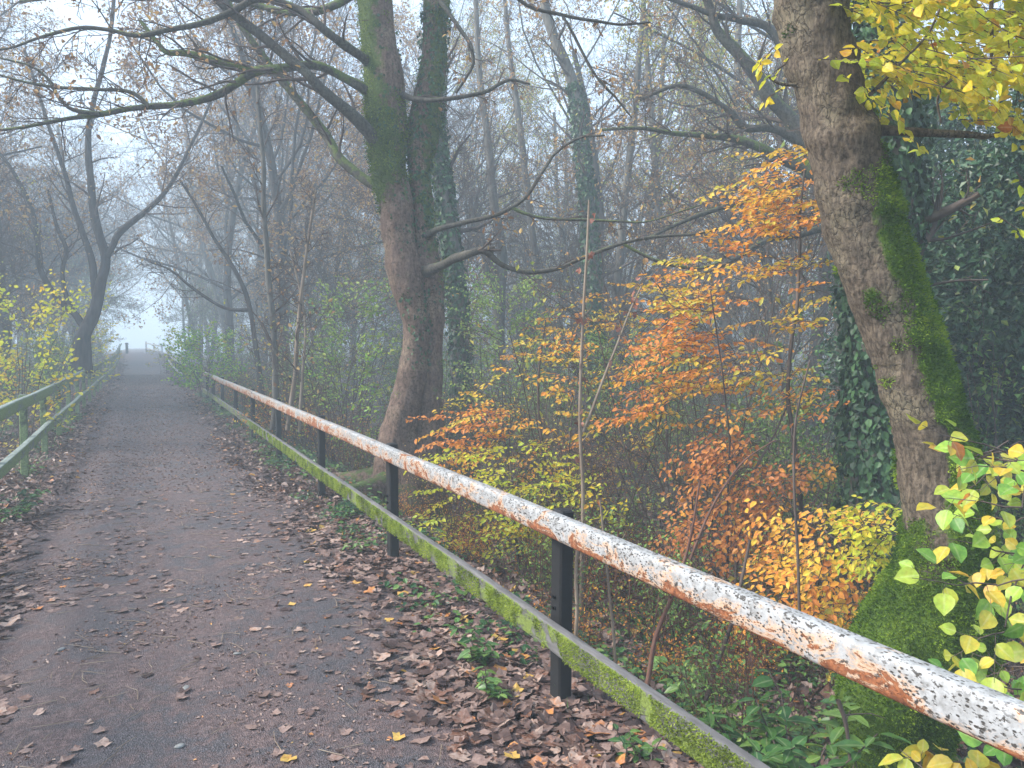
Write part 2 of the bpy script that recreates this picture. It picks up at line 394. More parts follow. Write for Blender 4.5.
sd = Vector((math.sin(SUN_AZ) * math.cos(SUN_EL), math.cos(SUN_AZ) * math.cos(SUN_EL), math.sin(SUN_EL)))
so.rotation_euler = sd.to_track_quat('Z', 'Y').to_euler()
S.view_settings.view_transform = 'Standard'; S.view_settings.look = 'None'; S.view_settings.gamma = 1; S.view_settings.exposure = 1.05
S.render.engine = 'CYCLES'
cy = S.cycles; cy.use_denoising = True; cy.max_bounces = 5; cy.diffuse_bounces = 3; cy.glossy_bounces = 2; cy.transmission_bounces = 3
cy.volume_bounces = 3; cy.transparent_max_bounces = 4; cy.use_adaptive_sampling = True; cy.adaptive_threshold = .02
cy.sample_clamp_indirect = 4

# ------------------------------------------------------------------ terrain
def grid_obj(name, xs, ys, zf, mat, label, cat, uvx=None):
    X, Y = np.meshgrid(xs, ys); Z = zf(X, Y)
    V = np.stack([X, Y, Z], -1).reshape(-1, 3); nx, ny = len(xs), len(ys)
    i = (np.arange(ny - 1)[:, None] * nx + np.arange(nx - 1)[None]).reshape(-1)
    b = MB(); b.add(V, np.stack([i, i + 1, i + nx + 1, i + nx], -1))
    o = b.build(name, mat); tag(o, label, cat, kind='structure'); return o
xs = np.unique(np.concatenate([np.linspace(-110, -8, 40), np.linspace(-8, 14, 180), np.linspace(14, 120, 40)]))
ys = np.unique(np.concatenate([np.linspace(-30, -3, 12), np.linspace(-3, 20, 190), np.linspace(20, 80, 120), np.linspace(80, 190, 25)]))
grid_obj('ground', xs, ys, lambda X, Y: height(X, Y) - .004, M['ground'], 'brown woodland soil with dead leaves falling away from the path', 'ground')
# path ribbon follows the ground, a slight wander in its edges
def path_mesh():
    ys = np.concatenate([np.linspace(-4, 20, 240), np.linspace(20.3, 110, 220)])
    t = np.linspace(0, 1, 17)
    P1 = np.stack([ys * 0, ys, ys * 0], -1)
    xl = -1.02 + .10 * noise3(P1, 1.1, 2) ; xr = 1.50 + .10 * noise3(P1, 1.3, 9)
    X = xl[:, None] * (1 - t) + xr[:, None] * t; Y = np.repeat(ys[:, None], 17, 1)
    Z = height(X, Y) + .012 * np.minimum(1, np.minimum(t, 1 - t) * 12) - .002
    V = np.stack([X, Y, Z], -1).reshape(-1, 3); nx, ny = 17, len(ys)
    i = (np.arange(ny - 1)[:, None] * nx + np.arange(nx - 1)[None]).reshape(-1)
    b = MB(); b.add(V, np.stack([i, i + 1, i + nx + 1, i + nx], -1))
    tag(b.build('path', M['path']), 'grey tarmac path dusted with trodden brown leaves', 'path', kind='structure')
path_mesh()

# ------------------------------------------------------------------ haze
def haze():
    b = MB(); b.box((2, 80, 7.2), (240, 228, 21.6))
    t = NT('haze_air'); pv = t.n('ShaderNodeVolumePrincipled')
    pv.inputs['Color'].default_value = (.76, .90, 1, 1); pv.inputs['Density'].default_value = HAZE
    pv.inputs['Anisotropy'].default_value = 0.0
    t.l(pv.outputs[0], t.out.inputs['Volume'])
    o = b.build('haze', t.m); tag(o, 'pale blue morning mist hanging between the trees', 'haze', kind='stuff')
HAZE = 0.0083
haze()

# ------------------------------------------------------------------ railings
def prof_rail(b, xc, zc, w, h, y0, y1, rnd, step=.25, wob=.006, seed=0, follow=True):
    ys = np.arange(y0, y1 + 1e-6, step); n = 16
    a = np.arange(n) * 2 * math.pi / n + math.pi / n
    c, s_ = np.cos(a), np.sin(a); p = rnd
    ex = np.sign(c) * np.abs(c) ** p * w / 2; ez = np.sign(s_) * np.abs(s_) ** p * h / 2
    P1 = np.stack([ys * 0, ys, ys * 0 + seed], -1)
    dx = wob * 2 * noise3(P1, .45, seed); dz = wob * noise3(P1, .6, seed + 3)
    if follow: dz = dz + .85 * sm((ys - 42) / 32)
    V = np.stack([xc + dx[:, None] + ex[None], np.repeat(ys[:, None], n, 1), zc + dz[:, None] + ez[None]], -1)
    k = len(ys); i = np.arange(k - 1)[:, None] * n; j = np.arange(n)[None]; j2 = (j + 1) % n
    b.add(V.reshape(-1, 3), np.stack([i + j, i + n + j, i + n + j2, i + j2], -1).reshape(-1, 4))
    for e, y in ((0, y0), (k - 1, y1)):      # caps
        idx = e * n + np.arange(n); V2 = V.reshape(-1, 3)[idx]; cc = V2.mean(0)
        f = [(0, m + 1, (m + 1) % n + 1) for m in range(n)]
        if e == 0: f = [(q[0], q[2], q[1]) for q in f]
        b.add(np.concatenate([[cc], V2]), np.concatenate([np.array(f), -np.ones((n, 1), int) * 10 ** 9], 1) if False else np.array(f), smooth=False)
def bev_box(b, c, sz, bv=.008):
    x, y, z = [v / 2 for v in sz]
    ring = [(-x + bv, -y), (x - bv, -y), (x, -y + bv), (x, y - bv), (x - bv, y), (-x + bv, y), (-x, y - bv), (-x, -y + bv)]
    V = []
    for zz, sc in ((-z, 1), (z - bv, 1), (z, 1 - bv / x)):
        V += [(c[0] + px * sc, c[1] + py * sc, c[2] + zz) for px, py in ring]
    Fc = []
    for k in range(2):
        for j in range(8):
            Fc.append((k * 8 + j, k * 8 + (j + 1) % 8, k * 8 + 8 + (j + 1) % 8, k * 8 + 8 + j))
    for q in ((0, 1, 2, 3), (0, 3, 4, 7), (4, 5, 6, 7)): Fc.append(tuple(16 + v for v in q))
    b.add(V, Fc, smooth=False)
rng = np.random.default_rng(5); random.seed(5)
def railing(name, label, x, sd, zt, zl, y0, y1, posts, mt, ml, mp, th=.108, tw=.066, lh=.115, lw=.045, gap=.0, rnd=.40, pw=.088):
    root = empty(name, (x, posts[0], Hz(x, posts[0])), label, 'railing')
    b = MB(); prof_rail(b, x, zt, tw, th, y0, y1, rnd, seed=int(abs(x) * 10 + y0)); b.build('top_rail', mt, root, loc=None).matrix_parent_inverse = Matrix.Translation(-root.location)
    b = MB(); prof_rail(b, x - sd * .012, zl, lw, lh, y0, y1, .18, seed=int(abs(x) * 10 + y0 + 5)); b.build('lower_rail', ml, root).matrix_parent_inverse = Matrix.Translation(-root.location)
    for k, y in enumerate(posts):
        g = Hz(x + sd * .085, y) - .25; r_ = .85 * float(sm((y - 42) / 32)); top = zt + th / 2 + .004 + r_
        b = MB(); bev_box(b, (0, 0, (top - g) / 2), (pw * .8, pw, top - g))
        # bolt heads that hold the lower rail
        bos = []
        for dz in (-.02, .03): bos.append(MB()); bos[-1].tube([(-sd * .035, 0, zl + r_ + dz + .12 - g), (-sd * .045, 0, zl + r_ + dz + .12 - g)], [.010, .009], 6)
        o = b.build('post', mp, root); o.location = (x + sd * (.036 + pw * .4 + .002), y, g)
        o.rotation_euler = (R(random.uniform(-.6, .6)), R(random.uniform(-.5, .5)), R(random.uniform(-2, 2)))
        o.matrix_parent_inverse = Matrix.Translation(-root.location)
        for bo in bos[:2 if y < 17 else 0]: bo.build('bolt', mp, o)
    return root
railing('railing', 'long railing with flaking white top rail, mossy lower rail and black posts along the path', 1.63, 1, .80, .31, -2.2, 23.6,
        [.35, 3.03, 5.62, 8.2, 10.95, 13.6, 16.3, 19.0, 21.4, 23.4], M['white_rail'], M['moss_rail'], M['black_post'])
railing('railing', 'algae green railing with two rails on the left edge of the path', -1.24, -1, .92, .41, 3.4, 33.0,
        [3.9, 6.35, 8.8, 11.2, 13.5, 15.8, 17.9, 20.3, 22.7, 25.1, 27.5, 29.9, 32.3], M['green_rail'], M['green_rail'], M['green_post'], th=.13, tw=.07, lh=.11, lw=.07, rnd=.3, pw=.10)
railing('railing', 'distant pale railing that reappears beyond the bright green bush', 1.66, 1, .80, .34, 36.5, 60.0,
        [37, 40, 43, 46, 49, 52, 55, 58], M['far_rail'], M['far_rail'], M['black_post'])
railing('railing', 'faint railing in the mist running on to the end of the path at left', -1.24, -1, .95, .44, 36.0, 66.0,
        [36.5, 40, 43.5, 47, 50.5, 54, 57.5, 61, 64.5], M['green_rail'], M['green_rail'], M['green_post'], pw=.1)
def rail_moss():
    rs = np.random.default_rng(3); root = C.objects['railing']; b = MB(); n = 60000
    y = .3 + 13 * rs.random(n) ** 1.6; z = .31 + rs.uniform(-.056, .054, n)
    P1 = np.stack([y * 0, y, y * 0 + 21], -1)
    x = 1.63 - .012 - .0225 + .012 * noise3(P1, .45, 21); z = z + .006 * noise3(P1, .6, 24)
    P = np.stack([x, y, z], -1); g = fbm(P * np.array([1, 1, .45]), 9, 5, 3) + .5 * noise3(P, 1.3, 9)
    P = P[g > -.3]; g = g[g > -.3]; n = len(P)
    L = .008 * rs.uniform(.5, 1.5, n) * (1 + P[:, 1] * .06)
    b.leaves(P, np.array([-1, 0, .1]) + rs.normal(0, .8, (n, 3)), rs.normal(0, 1, (n, 3)), L, np.clip(.5 + .4 * fbm(P, 14, 6, 3) + rs.normal(0, .15, n), 0, 1), .4, simple=True)
    b.build('moss', M['railmoss'], root).matrix_parent_inverse = Matrix.Translation(-root.location)
rail_moss()
# short misty railing turning across the far end
def cross_rail():
    a = W(162, 346.5, 66); c = W(146, 343, 70)
    base = Vector((a.x, a.y, Hz(a.x, a.y)))
    root = empty('railing', base, 'short white two-bar railing turning across the far end of the path', 'railing')
    for nm, dz in (('top_rail', 0), ('lower_rail', -.46)):
        b = MB(); p, q = Vector((a.x, a.y, a.z + dz)) - base, Vector((c.x, c.y, c.z + dz)) - base
        b.tube([p, (p + q) / 2, q], [.06, .06, .06], 8); b.build(nm, M['far_rail'], root)
    for t_ in (0, .5, 1):
        p = a.lerp(c, t_) - base; b = MB(); bev_box(b, (0, 0, (p.z + .35) / 2 - .1), (.12, .12, p.z + .35 + .2))
        o = b.build('post', M['far_rail'], root); o.location = (p.x, p.y, -.2)
cross_rail()
def bollard():
    p = W(127, 356, 68); z = Hz(p.x, p.y)
    root = empty('bollard', (p.x, p.y, z), 'small dark bollard in the mist where the path ends', 'bollard')
    b = MB(); b.tube([(0, 0, -.1), (0, 0, .05), (0, 0, .75), (0, 0, .78)], [.13, .12, .11, .10], 12); b.build('shaft', M['black_post'], root)
    b = MB(); b.tube([(0, 0, .78), (0, 0, .82), (0, 0, .9), (0, 0, .96), (0, 0, .975)], [.10, .145, .15, .09, .005], 12); b.build('cap', M['black_post'], root)
bollard()

# ------------------------------------------------------------------ growing wood
def rvec(rg):
    return Vector((rg.gauss(0, 1), rg.gauss(0, 1), rg.gauss(0, 1))).normalized()
def branch(b, tips, rg, p, d, L, r, lev, maxlev, P, mat=0, b2=None):
    """grow one branch with its children; tips collects (point, dir) of the last level"""
    k = P['pts'][min(lev, len(P['pts']) - 1)]; ns = P['sides'][min(lev, len(P['sides']) - 1)]
    wander = P['wander'][min(lev, len(P['wander']) - 1)]
    pts, rad = [p.copy()], [r]; dd = d.copy()
    end = P.get('taper', .35)
    for i in range(1, k):
        dd = (dd + rvec(rg) * wander + Vector((0, 0, P['up'] * (1 if lev else .3)))).normalized()
        p = p + dd * (L / (k - 1)); pts.append(p.copy())
        t = i / (k - 1); rad.append(max(P['rmin'], r * (1 - t) + r * end * t))
    tgt = b if (lev < P.get('split', 99) or b2 is None) else b2
    tgt.tube(pts, rad, ns, mat)
    if lev >= maxlev:
        tips.append((pts, dd)); return
    nch = P['kids'][min(lev, len(P['kids']) - 1)]; lo = P['from'][min(lev, len(P['from']) - 1)]
    spawn(b, tips, rg, pts, rad, L, lev, maxlev, P, nch, lo, mat, b2)
def spawn(b, tips, rg, pts, rad, L, lev, maxlev, P, nch, lo=.2, mat=0, b2=None, lscale=None):
    k = len(pts)
    for c in range(nch):
        t = lo + (1 - lo) * (c + rg.random()) / nch
        x = t * (k - 1); i = min(int(x), k - 2); fr = x - i
        q = pts[i].lerp(pts[i + 1], fr); rr = rad[i] * (1 - fr) + rad[i + 1] * fr
        tang = (pts[i + 1] - pts[i]).normalized()
        side = rvec(rg); side = (side - tang * side.dot(tang)).normalized()
        if P.get('flat') and lev > 0: side.z *= P['flat']; side.normalize()
        ang = R(rg.uniform(*P['ang']))
        nd = (tang * math.cos(ang) + side * math.sin(ang)).normalized()
        cl = (lscale or L) * P['ratio'] * rg.uniform(.6, 1.1) * (1 - .45 * t if lev else 1 - .5 * abs(t - .45))
        branch(b, tips, rg, q, nd, cl, max(P['rmin'], rr * P['rr'] * rg.uniform(.7, 1)), lev + 1, maxlev, P, mat, b2)
def tip_leaves(b, tips, rs, per, L, spread=.1, vlo=0., vhi=1., mat=0, w=.6, simple=True, keep=1., clump=None):
    Ps, Ds = [], []
    for pts, dd in tips:
        if rs.random() > keep: continue
        m = per if per >= 1 else (1 if rs.random() < per else 0)
        for _ in range(int(m)):
            x = rs.random() * (len(pts) - 1); i = int(x); i = min(i, len(pts) - 2)
            Ps.append(tuple(pts[i].lerp(pts[i + 1], x - i))); Ds.append(tuple(dd))
    if not Ps: return
    Ps = np.array(Ps); n = len(Ps); Ps = Ps + rs.normal(0, spread, (n, 3))
    if clump is not None:
        kmask = noise3(Ps, clump, 11) > -.05; Ps = Ps[kmask]; Ds = np.array(Ds)[kmask]; n = len(Ps)
    D = np.array(Ds) + rs.normal(0, .8, (n, 3)) + np.array([0, 0, -.3])
    N = rs.normal(0, .6, (n, 3)) + np.array([0, 0, 1])
    b.leaves(Ps, D, N, L * rs.uniform(.6, 1.15, n), rs.uniform(vlo, vhi, n), w, simple=simple, mat=mat)

# prototypes of woodland trees: made once, copied to their places
TREE_P = dict(pts=[9, 7, 5, 4, 4], sides=[9, 6, 4, 3, 3], wander=[.07, .16, .22, .28, .3], up=.05, kids=[15, 8, 7, 6], ratio=.54, rr=.5,
              rmin=.0045, ang=(30, 70), split=2)
TREE_P['from'] = [.32, .2, .15, .1]
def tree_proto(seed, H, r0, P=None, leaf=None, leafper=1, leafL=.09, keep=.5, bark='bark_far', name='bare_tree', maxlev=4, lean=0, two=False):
    P = dict(TREE_P, **(P or {})); rg = random.Random(seed); rs = np.random.default_rng(seed)
    root = bpy.data.objects.new(name, None); C.objects.link(root); root['category'] = 'tree'
    bt, bc = MB(), MB(); tips = []
    n = 2 if two else 1
    for i in range(n):
        d = Vector((lean + (i * 2 - 1) * .22 * (n - 1), rg.uniform(-.08, .08), 1)).normalized()
        branch(bt, tips, rg, Vector((0, 0, -.3)), d, H * (1 - .1 * i), r0, 0, maxlev, P, 0, bc)
    bt.tube([Vector((0, 0, -.4)), Vector((0, 0, 0)), Vector((0, 0, .35)), Vector((0, 0, .8))], [r0 * 1.7, r0 * 1.45, r0 * 1.1, r0 * .85], 9)
    if leaf: tip_leaves(bc, tips, rs, leafper, leafL, .12, 0, 1, 1, keep=keep, clump=.45)
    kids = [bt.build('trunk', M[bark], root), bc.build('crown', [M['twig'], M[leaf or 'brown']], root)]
    KIDS[root.name] = kids
    return root
protos = [
    tree_proto(11, 13, .17, leaf='brown', keep=.6, leafper=2),
    tree_proto(12, 15, .20, dict(ang=(25, 55), kids=[16, 8, 7, 6]), leaf='ygreen', keep=.3),
    tree_proto(13, 12, .13, dict(ang=(25, 50), ratio=.42), leaf='brown', keep=.5, leafper=2),
    tree_proto(14, 16, .24, dict(ang=(40, 75), wander=[.1, .2, .26, .3, .3]), leaf='brown', keep=.7, leafper=2),
    tree_proto(15, 14, .16, dict(kids=[15, 8, 7, 6]), leaf='brown', keep=.35, two=True),
    tree_proto(16, 11, .09, dict(ang=(20, 45), ratio=.40, kids=[14, 6, 5, 4]), leaf='ygreen', keep=.5, leafper=2),
]
oaks = [
    tree_proto(31, 14, .22, dict(ang=(40, 75), ratio=.58, wander=[.12, .22, .26, .3, .3], kids=[16, 8, 7, 6]), leaf='brown', keep=.9, leafper=4, leafL=.13, name='oak_tree', bark='bark_dark'),
    tree_proto(32, 15, .20, dict(ang=(35, 70), ratio=.55, wander=[.12, .22, .26, .3, .3], kids=[16, 8, 7, 6]), leaf='ygreen', keep=.8, leafper=4, leafL=.10, name='oak_tree', bark='bark_dark'),
]
oaks[0]['category'] = oaks[1]['category'] = 'tree'
thickets = [
    tree_proto(21, 6.0, .06, dict(ang=(25, 60), ratio=.55, kids=[17, 9, 7, 4], wander=[.16, .22, .28, .3, .3]), leaf='ygreen', keep=.5, leafper=2, leafL=.07, name='hawthorn_tree'),
    tree_proto(22, 7.5, .07, dict(ang=(25, 55), ratio=.5, kids=[18, 9, 6, 5], wander=[.12, .22, .28, .3, .3]), leaf='brown', keep=.5, leafper=2, leafL=.07, name='hawthorn_tree', two=True),
    tree_proto(23, 5.0, .05, dict(ang=(30, 65), ratio=.6, kids=[15, 9, 7, 5], wander=[.2, .25, .28, .3, .3]), leaf='green', keep=.6, leafper=2, leafL=.07, name='hawthorn_tree'),
]
USED = set()
def place(protoroot, x, y, rz, sc, label, group, z=None):
    z = Hz(x, y) if z is None else z
    if protoroot.name not in USED:
        USED.add(protoroot.name); o = protoroot; o.location = (x, y, z); o.rotation_euler = (0, 0, rz); o.scale = (sc,) * 3
        o['label'] = label; o['group'] = group; return o
    return clone(protoroot, (x, y, z), rz, sc, label, group)
rg = random.Random(77); done = []
def try_place(x, y, mind, protoset, sc, label, group, m=200):
    if not in_view_x([(x, y, 2)], m)[0]: return False
    if any((x - a) ** 2 + (y - c) ** 2 < mind * mind for a, c in done): return False
    done.append((x, y)); place(rg.choice(protoset), x, y, rg.uniform(0, 6.28), sc, label, group); return True
OL = ['spreading oak with a crown of dry brown leaves in the misty wood', 'tall tree with thin yellow-green leaves in the misty wood']
for k, (x, y, i) in enumerate([(-5.5, 27, 0), (-7.8, 20.5, 0), (3.7, 23.5, 0), (3.5, 34, 0), (-10.5, 25, 1), (-8, 36, 0), (-6, 44, 0), (-12, 30, 1), (-14, 42, 0), (4.8, 29, 0), (5.6, 38, 0), (8.6, 26, 1), (12, 19, 0), (14.5, 13.5, 1), (16, 24, 1),
        (12, 30, 0), (18, 15, 1), (21, 22, 0), (10, 40, 0), (20, 34, 1), (26, 26, 1), (6.5, 48, 0), (24, 16, 0)]):
    done.append((x, y)); place(oaks[i], x, y, rg.uniform(0, 6.28), rg.uniform(.8, 1.05), OL[i], ['brown-leaved oaks', 'yellow-green leaved tall trees'][i])
# right-hand wood
cnt = 0
for _ in range(4000):
    y = rg.uniform(4, 110); x = rg.uniform(5.5, 70)
    px, py, f = project([(x, y, 0)]); f = f[0]
    if f < 17 or (x < 8 and y < 20): continue
    near = f < 32
    g = 'slender bare trees between the railing and the misty wood' if near else 'misty trees of the wood right of the path'
    lab = 'slender dark bare tree with fine twigs in the near part of the right-hand wood' if near else 'pale grey bare tree dissolving into the mist behind the right-hand wood'
    if try_place(x, y, 2.9 if f < 55 else 5.0, protos if f > 25 else protos[:3] + protos[4:], rg.uniform(.8, 1.2), lab, g): cnt += 1
    if cnt > 72: break
cnt = 0
TL = ['small dense hawthorn with sparse yellow-green leaves under the tall trees', 'small twin-stemmed hawthorn with dry brown leaves under the tall trees', 'short bushy hawthorn with dull green leaves under the tall trees']
def thicket(x, y, mind):
    global cnt
    if not in_view_x([(x, y, 2)], 160)[0] or any((x - a) ** 2 + (y - c) ** 2 < mind * mind for a, c in tk): return
    tk.append((x, y)); i = rg.randrange(3); place(thickets[i], x, y, rg.uniform(0, 6.28), rg.uniform(.8, 1.25), TL[i], ['yellow-green hawthorns', 'brown-leaved hawthorns', 'green hawthorns'][i]); cnt += 1
tk = []
for _ in range(6000):
    y = rg.uniform(6, 60); x = rg.uniform(4.2, 45); f = project([(x, y, 0)])[2][0]
    if f > 13.5: thicket(x, y, 2.4 if f < 35 else 3.6)
    if cnt > 58: break
for _ in range(3000):
    thicket(-rg.uniform(4.0, 20), rg.uniform(17, 60), 3.0)
    if cnt > 78: break
# left-hand wood
cnt = 0
for _ in range(3000):
    y = rg.uniform(24, 110); x = -rg.uniform(3.8, 40)
    if x > -5.0 and y < 40: continue
    if try_place(x, y, 4.0, protos, rg.uniform(.8, 1.2), 'pale bare tree standing in the mist left of the green railing', 'misty trees of the wood left of the path'): cnt += 1
    if cnt > 22: break
# trees lining the path in the distance
for k in range(9):
    for sd in (-1, 1):
        y = 34 + k * 6.5 + rg.uniform(-2, 2); x = .3 + sd * (3.4 + rg.uniform(0, 1.6))
        if sd < 0 and y < 40: continue
        place(protos[(k + (sd > 0)) % 5], x, y, rg.uniform(0, 6.28), rg.uniform(.75, 1.05), 'bare tree arching over the far end of the path in mist', 'trees lining the far path')
for p_ in protos:
    if p_.name not in USED: place(p_, 30, 60, 0, 1, 'pale grey bare tree dissolving into the mist behind the right-hand wood', 'misty trees of the wood right of the path')

# ------------------------------------------------------------------ traced trunks
def catmull(pts, m):
    P = np.array([tuple(p) for p in pts], float); P = np.concatenate([[2 * P[0] - P[1]], P, [2 * P[-1] - P[-2]]])
    out = []
    for i in range(1, len(P) - 2):
        t = np.linspace(0, 1, m, endpoint=False)[:, None]
        a, b_, c, d = P[i - 1], P[i], P[i + 1], P[i + 2]
        out.append(.5 * (2 * b_ + (c - a) * t + (2 * a - 5 * b_ + 4 * c - d) * t ** 2 + (3 * b_ - a - 3 * c + d) * t ** 3))
    return np.concatenate(out + [P[-2][None]])
def fat_tube(b, pts, rad, n, m, disp, mossf=None, mat=0):
    """trunk with carved surface; disp(P, ang, t, N) gives the radial offset"""
    P = catmull(pts, m); r = catmull([(x, 0, 0) for x in rad], m)[:, 0]; k = len(P)
    T = np.gradient(P, axis=0); T = unit(T)
    N = unit(np.cross(T, np.array([0, 1, 0.]))); B = np.cross(T, N)
    a = np.arange(n) * 2 * math.pi / n
    dirs = np.cos(a)[None, :, None] * N[:, None] + np.sin(a)[None, :, None] * B[:, None]
    V0 = P[:, None] + r[:, None, None] * dirs
    V = V0 + disp(V0, a[None, :], np.linspace(0, 1, k)[:, None], dirs)[..., None] * dirs
    ms = mossf(V, dirs) if mossf else np.zeros(V.shape[:2])
    i = np.arange(k - 1)[:, None] * n; j = np.arange(n)[None]; j2 = (j + 1) % n
    b.add(V.reshape(-1, 3), np.stack([i + j, i + j2, i + n + j2, i + n + j], -1).reshape(-1, 4), mat=mat, vm=ms.reshape(-1))
    return V, dirs, ms
def pl(lst, f0=None):
    """traced polyline: (px, py, radius px[, f]) -> points and radii in metres"""
    pts, rad = [], []
    for t in lst:
        f = t[3] if len(t) > 3 else f0
        pts.append(W(t[0], t[1], f)); rad.append(t[2] * f / F)
    return pts, rad
def limb(b, tips, rg, lst, f0, *a_, fs=None, **k_):
    if fs is not None: lst = [(t[0], t[1], t[2], fs + (f0 - fs) * min(1, i / 3)) for i, t in enumerate(lst)]
    limb_(b, tips, rg, lst, f0, *a_, **k_)
def limb_(b, tips, rg, lst, f0, P=None, kids=10, lev=1, maxlev=3, vm=0., n=9, b2=None, lscale=1.6, lo=.15, pm=5):
    pts, rad = pl(lst, f0)
    PP = catmull(pts, pm); rr = catmull([(x, 0, 0) for x in rad], pm)[:, 0]
    PP = PP + np.stack([noise3(PP, 3, 4), noise3(PP, 3, 5), noise3(PP, 3, 6)], -1) * rr[:, None] * .5
    b.tube([Vector(p) for p in PP], list(rr * (1 + .12 * noise3(PP, 9, 3))), n, vm=vm)
    if kids: spawn(b, tips, rg, [Vector(p) for p in PP], list(rr), lscale, lev, maxlev, P, kids, lo, 0, b2)
LP = dict(TREE_P, rmin=.004, ratio=.62, rr=.42, ang=(25, 65), split=2, up=.03, flat=.6, wander=[.1, .2, .25, .3, .3])

def tuft_moss(b, V, dirs, ms, rs, n, L=.014, thr=.55):
    k, m, _ = V.shape
    P = V.reshape(-1, 3); D = dirs.reshape(-1, 3)
    nz = ms.reshape(-1) + fbm(P, 5, 21, 3) * .5
    ok = np.where((nz > thr) & (in_view(P, 30)))[0]
    ok = ok[project(P[ok] + D[ok] * .05)[2] < project(P[ok])[2] + .03]
    if len(ok) == 0: return
    ix = rs.choice(ok, n)
    du = V[:, 1] - V[:, 0]; st = float(np.median(np.linalg.norm(V[1:, 0] - V[:-1, 0], axis=-1)))
    pp = P[ix] + rs.normal(0, st * .6, (n, 3)); dd = D[ix] + rs.normal(0, .6, (n, 3)); dd[:, 2] += .1; cn = fbm(P[ix], 9, 33, 3)
    b.leaves(pp - D[ix] * .003, dd, rs.normal(0, 1, (n, 3)), L * rs.uniform(.5, 1.4, n), np.clip(.45 + .45 * cn + rs.normal(0, .14, n), 0, 1), .35, simple=True)
def ivy_on(b, pts, rad, rs, n, L=.06, thick=.07, rho=1.0, tlo=0, thi=1, side=None, v=(0, 1)):
    P = catmull(pts, 12); r = catmull([(x, 0, 0) for x in rad], 12)[:, 0]; T = unit(np.gradient(P, axis=0))
    t = rs.uniform(tlo, thi, n) * (len(P) - 1.001); i = t.astype(int); fr = (t - i)[:, None]
    c = P[i] * (1 - fr) + P[i + 1] * fr; rr = r[i]
    q = unit(np.cross(rs.normal(0, 1, (n, 3)), T[i]))
    off = rr * rho + thick * rs.random(n) ** 1.5 * (1 + .8 * noise3(c + q * .3, 2.5, 5))
    pp = c + q * off[:, None]
    if side is not None:
        kp = (q @ np.array(side)) + noise3(pp, 2.2, 8) * .8 > .1
        pp, q, n = pp[kp], q[kp], int(kp.sum())
    D = np.array([0, 0, -1.]) + rs.normal(0, .5, (n, 3)) + q * .25
    b.leaves(pp, D, q + rs.normal(0, .4, (n, 3)), L * rs.uniform(.55, 1.2, n), rs.uniform(v[0], v[1], n) ** 1.3, .85, simple=False, fold=.1)

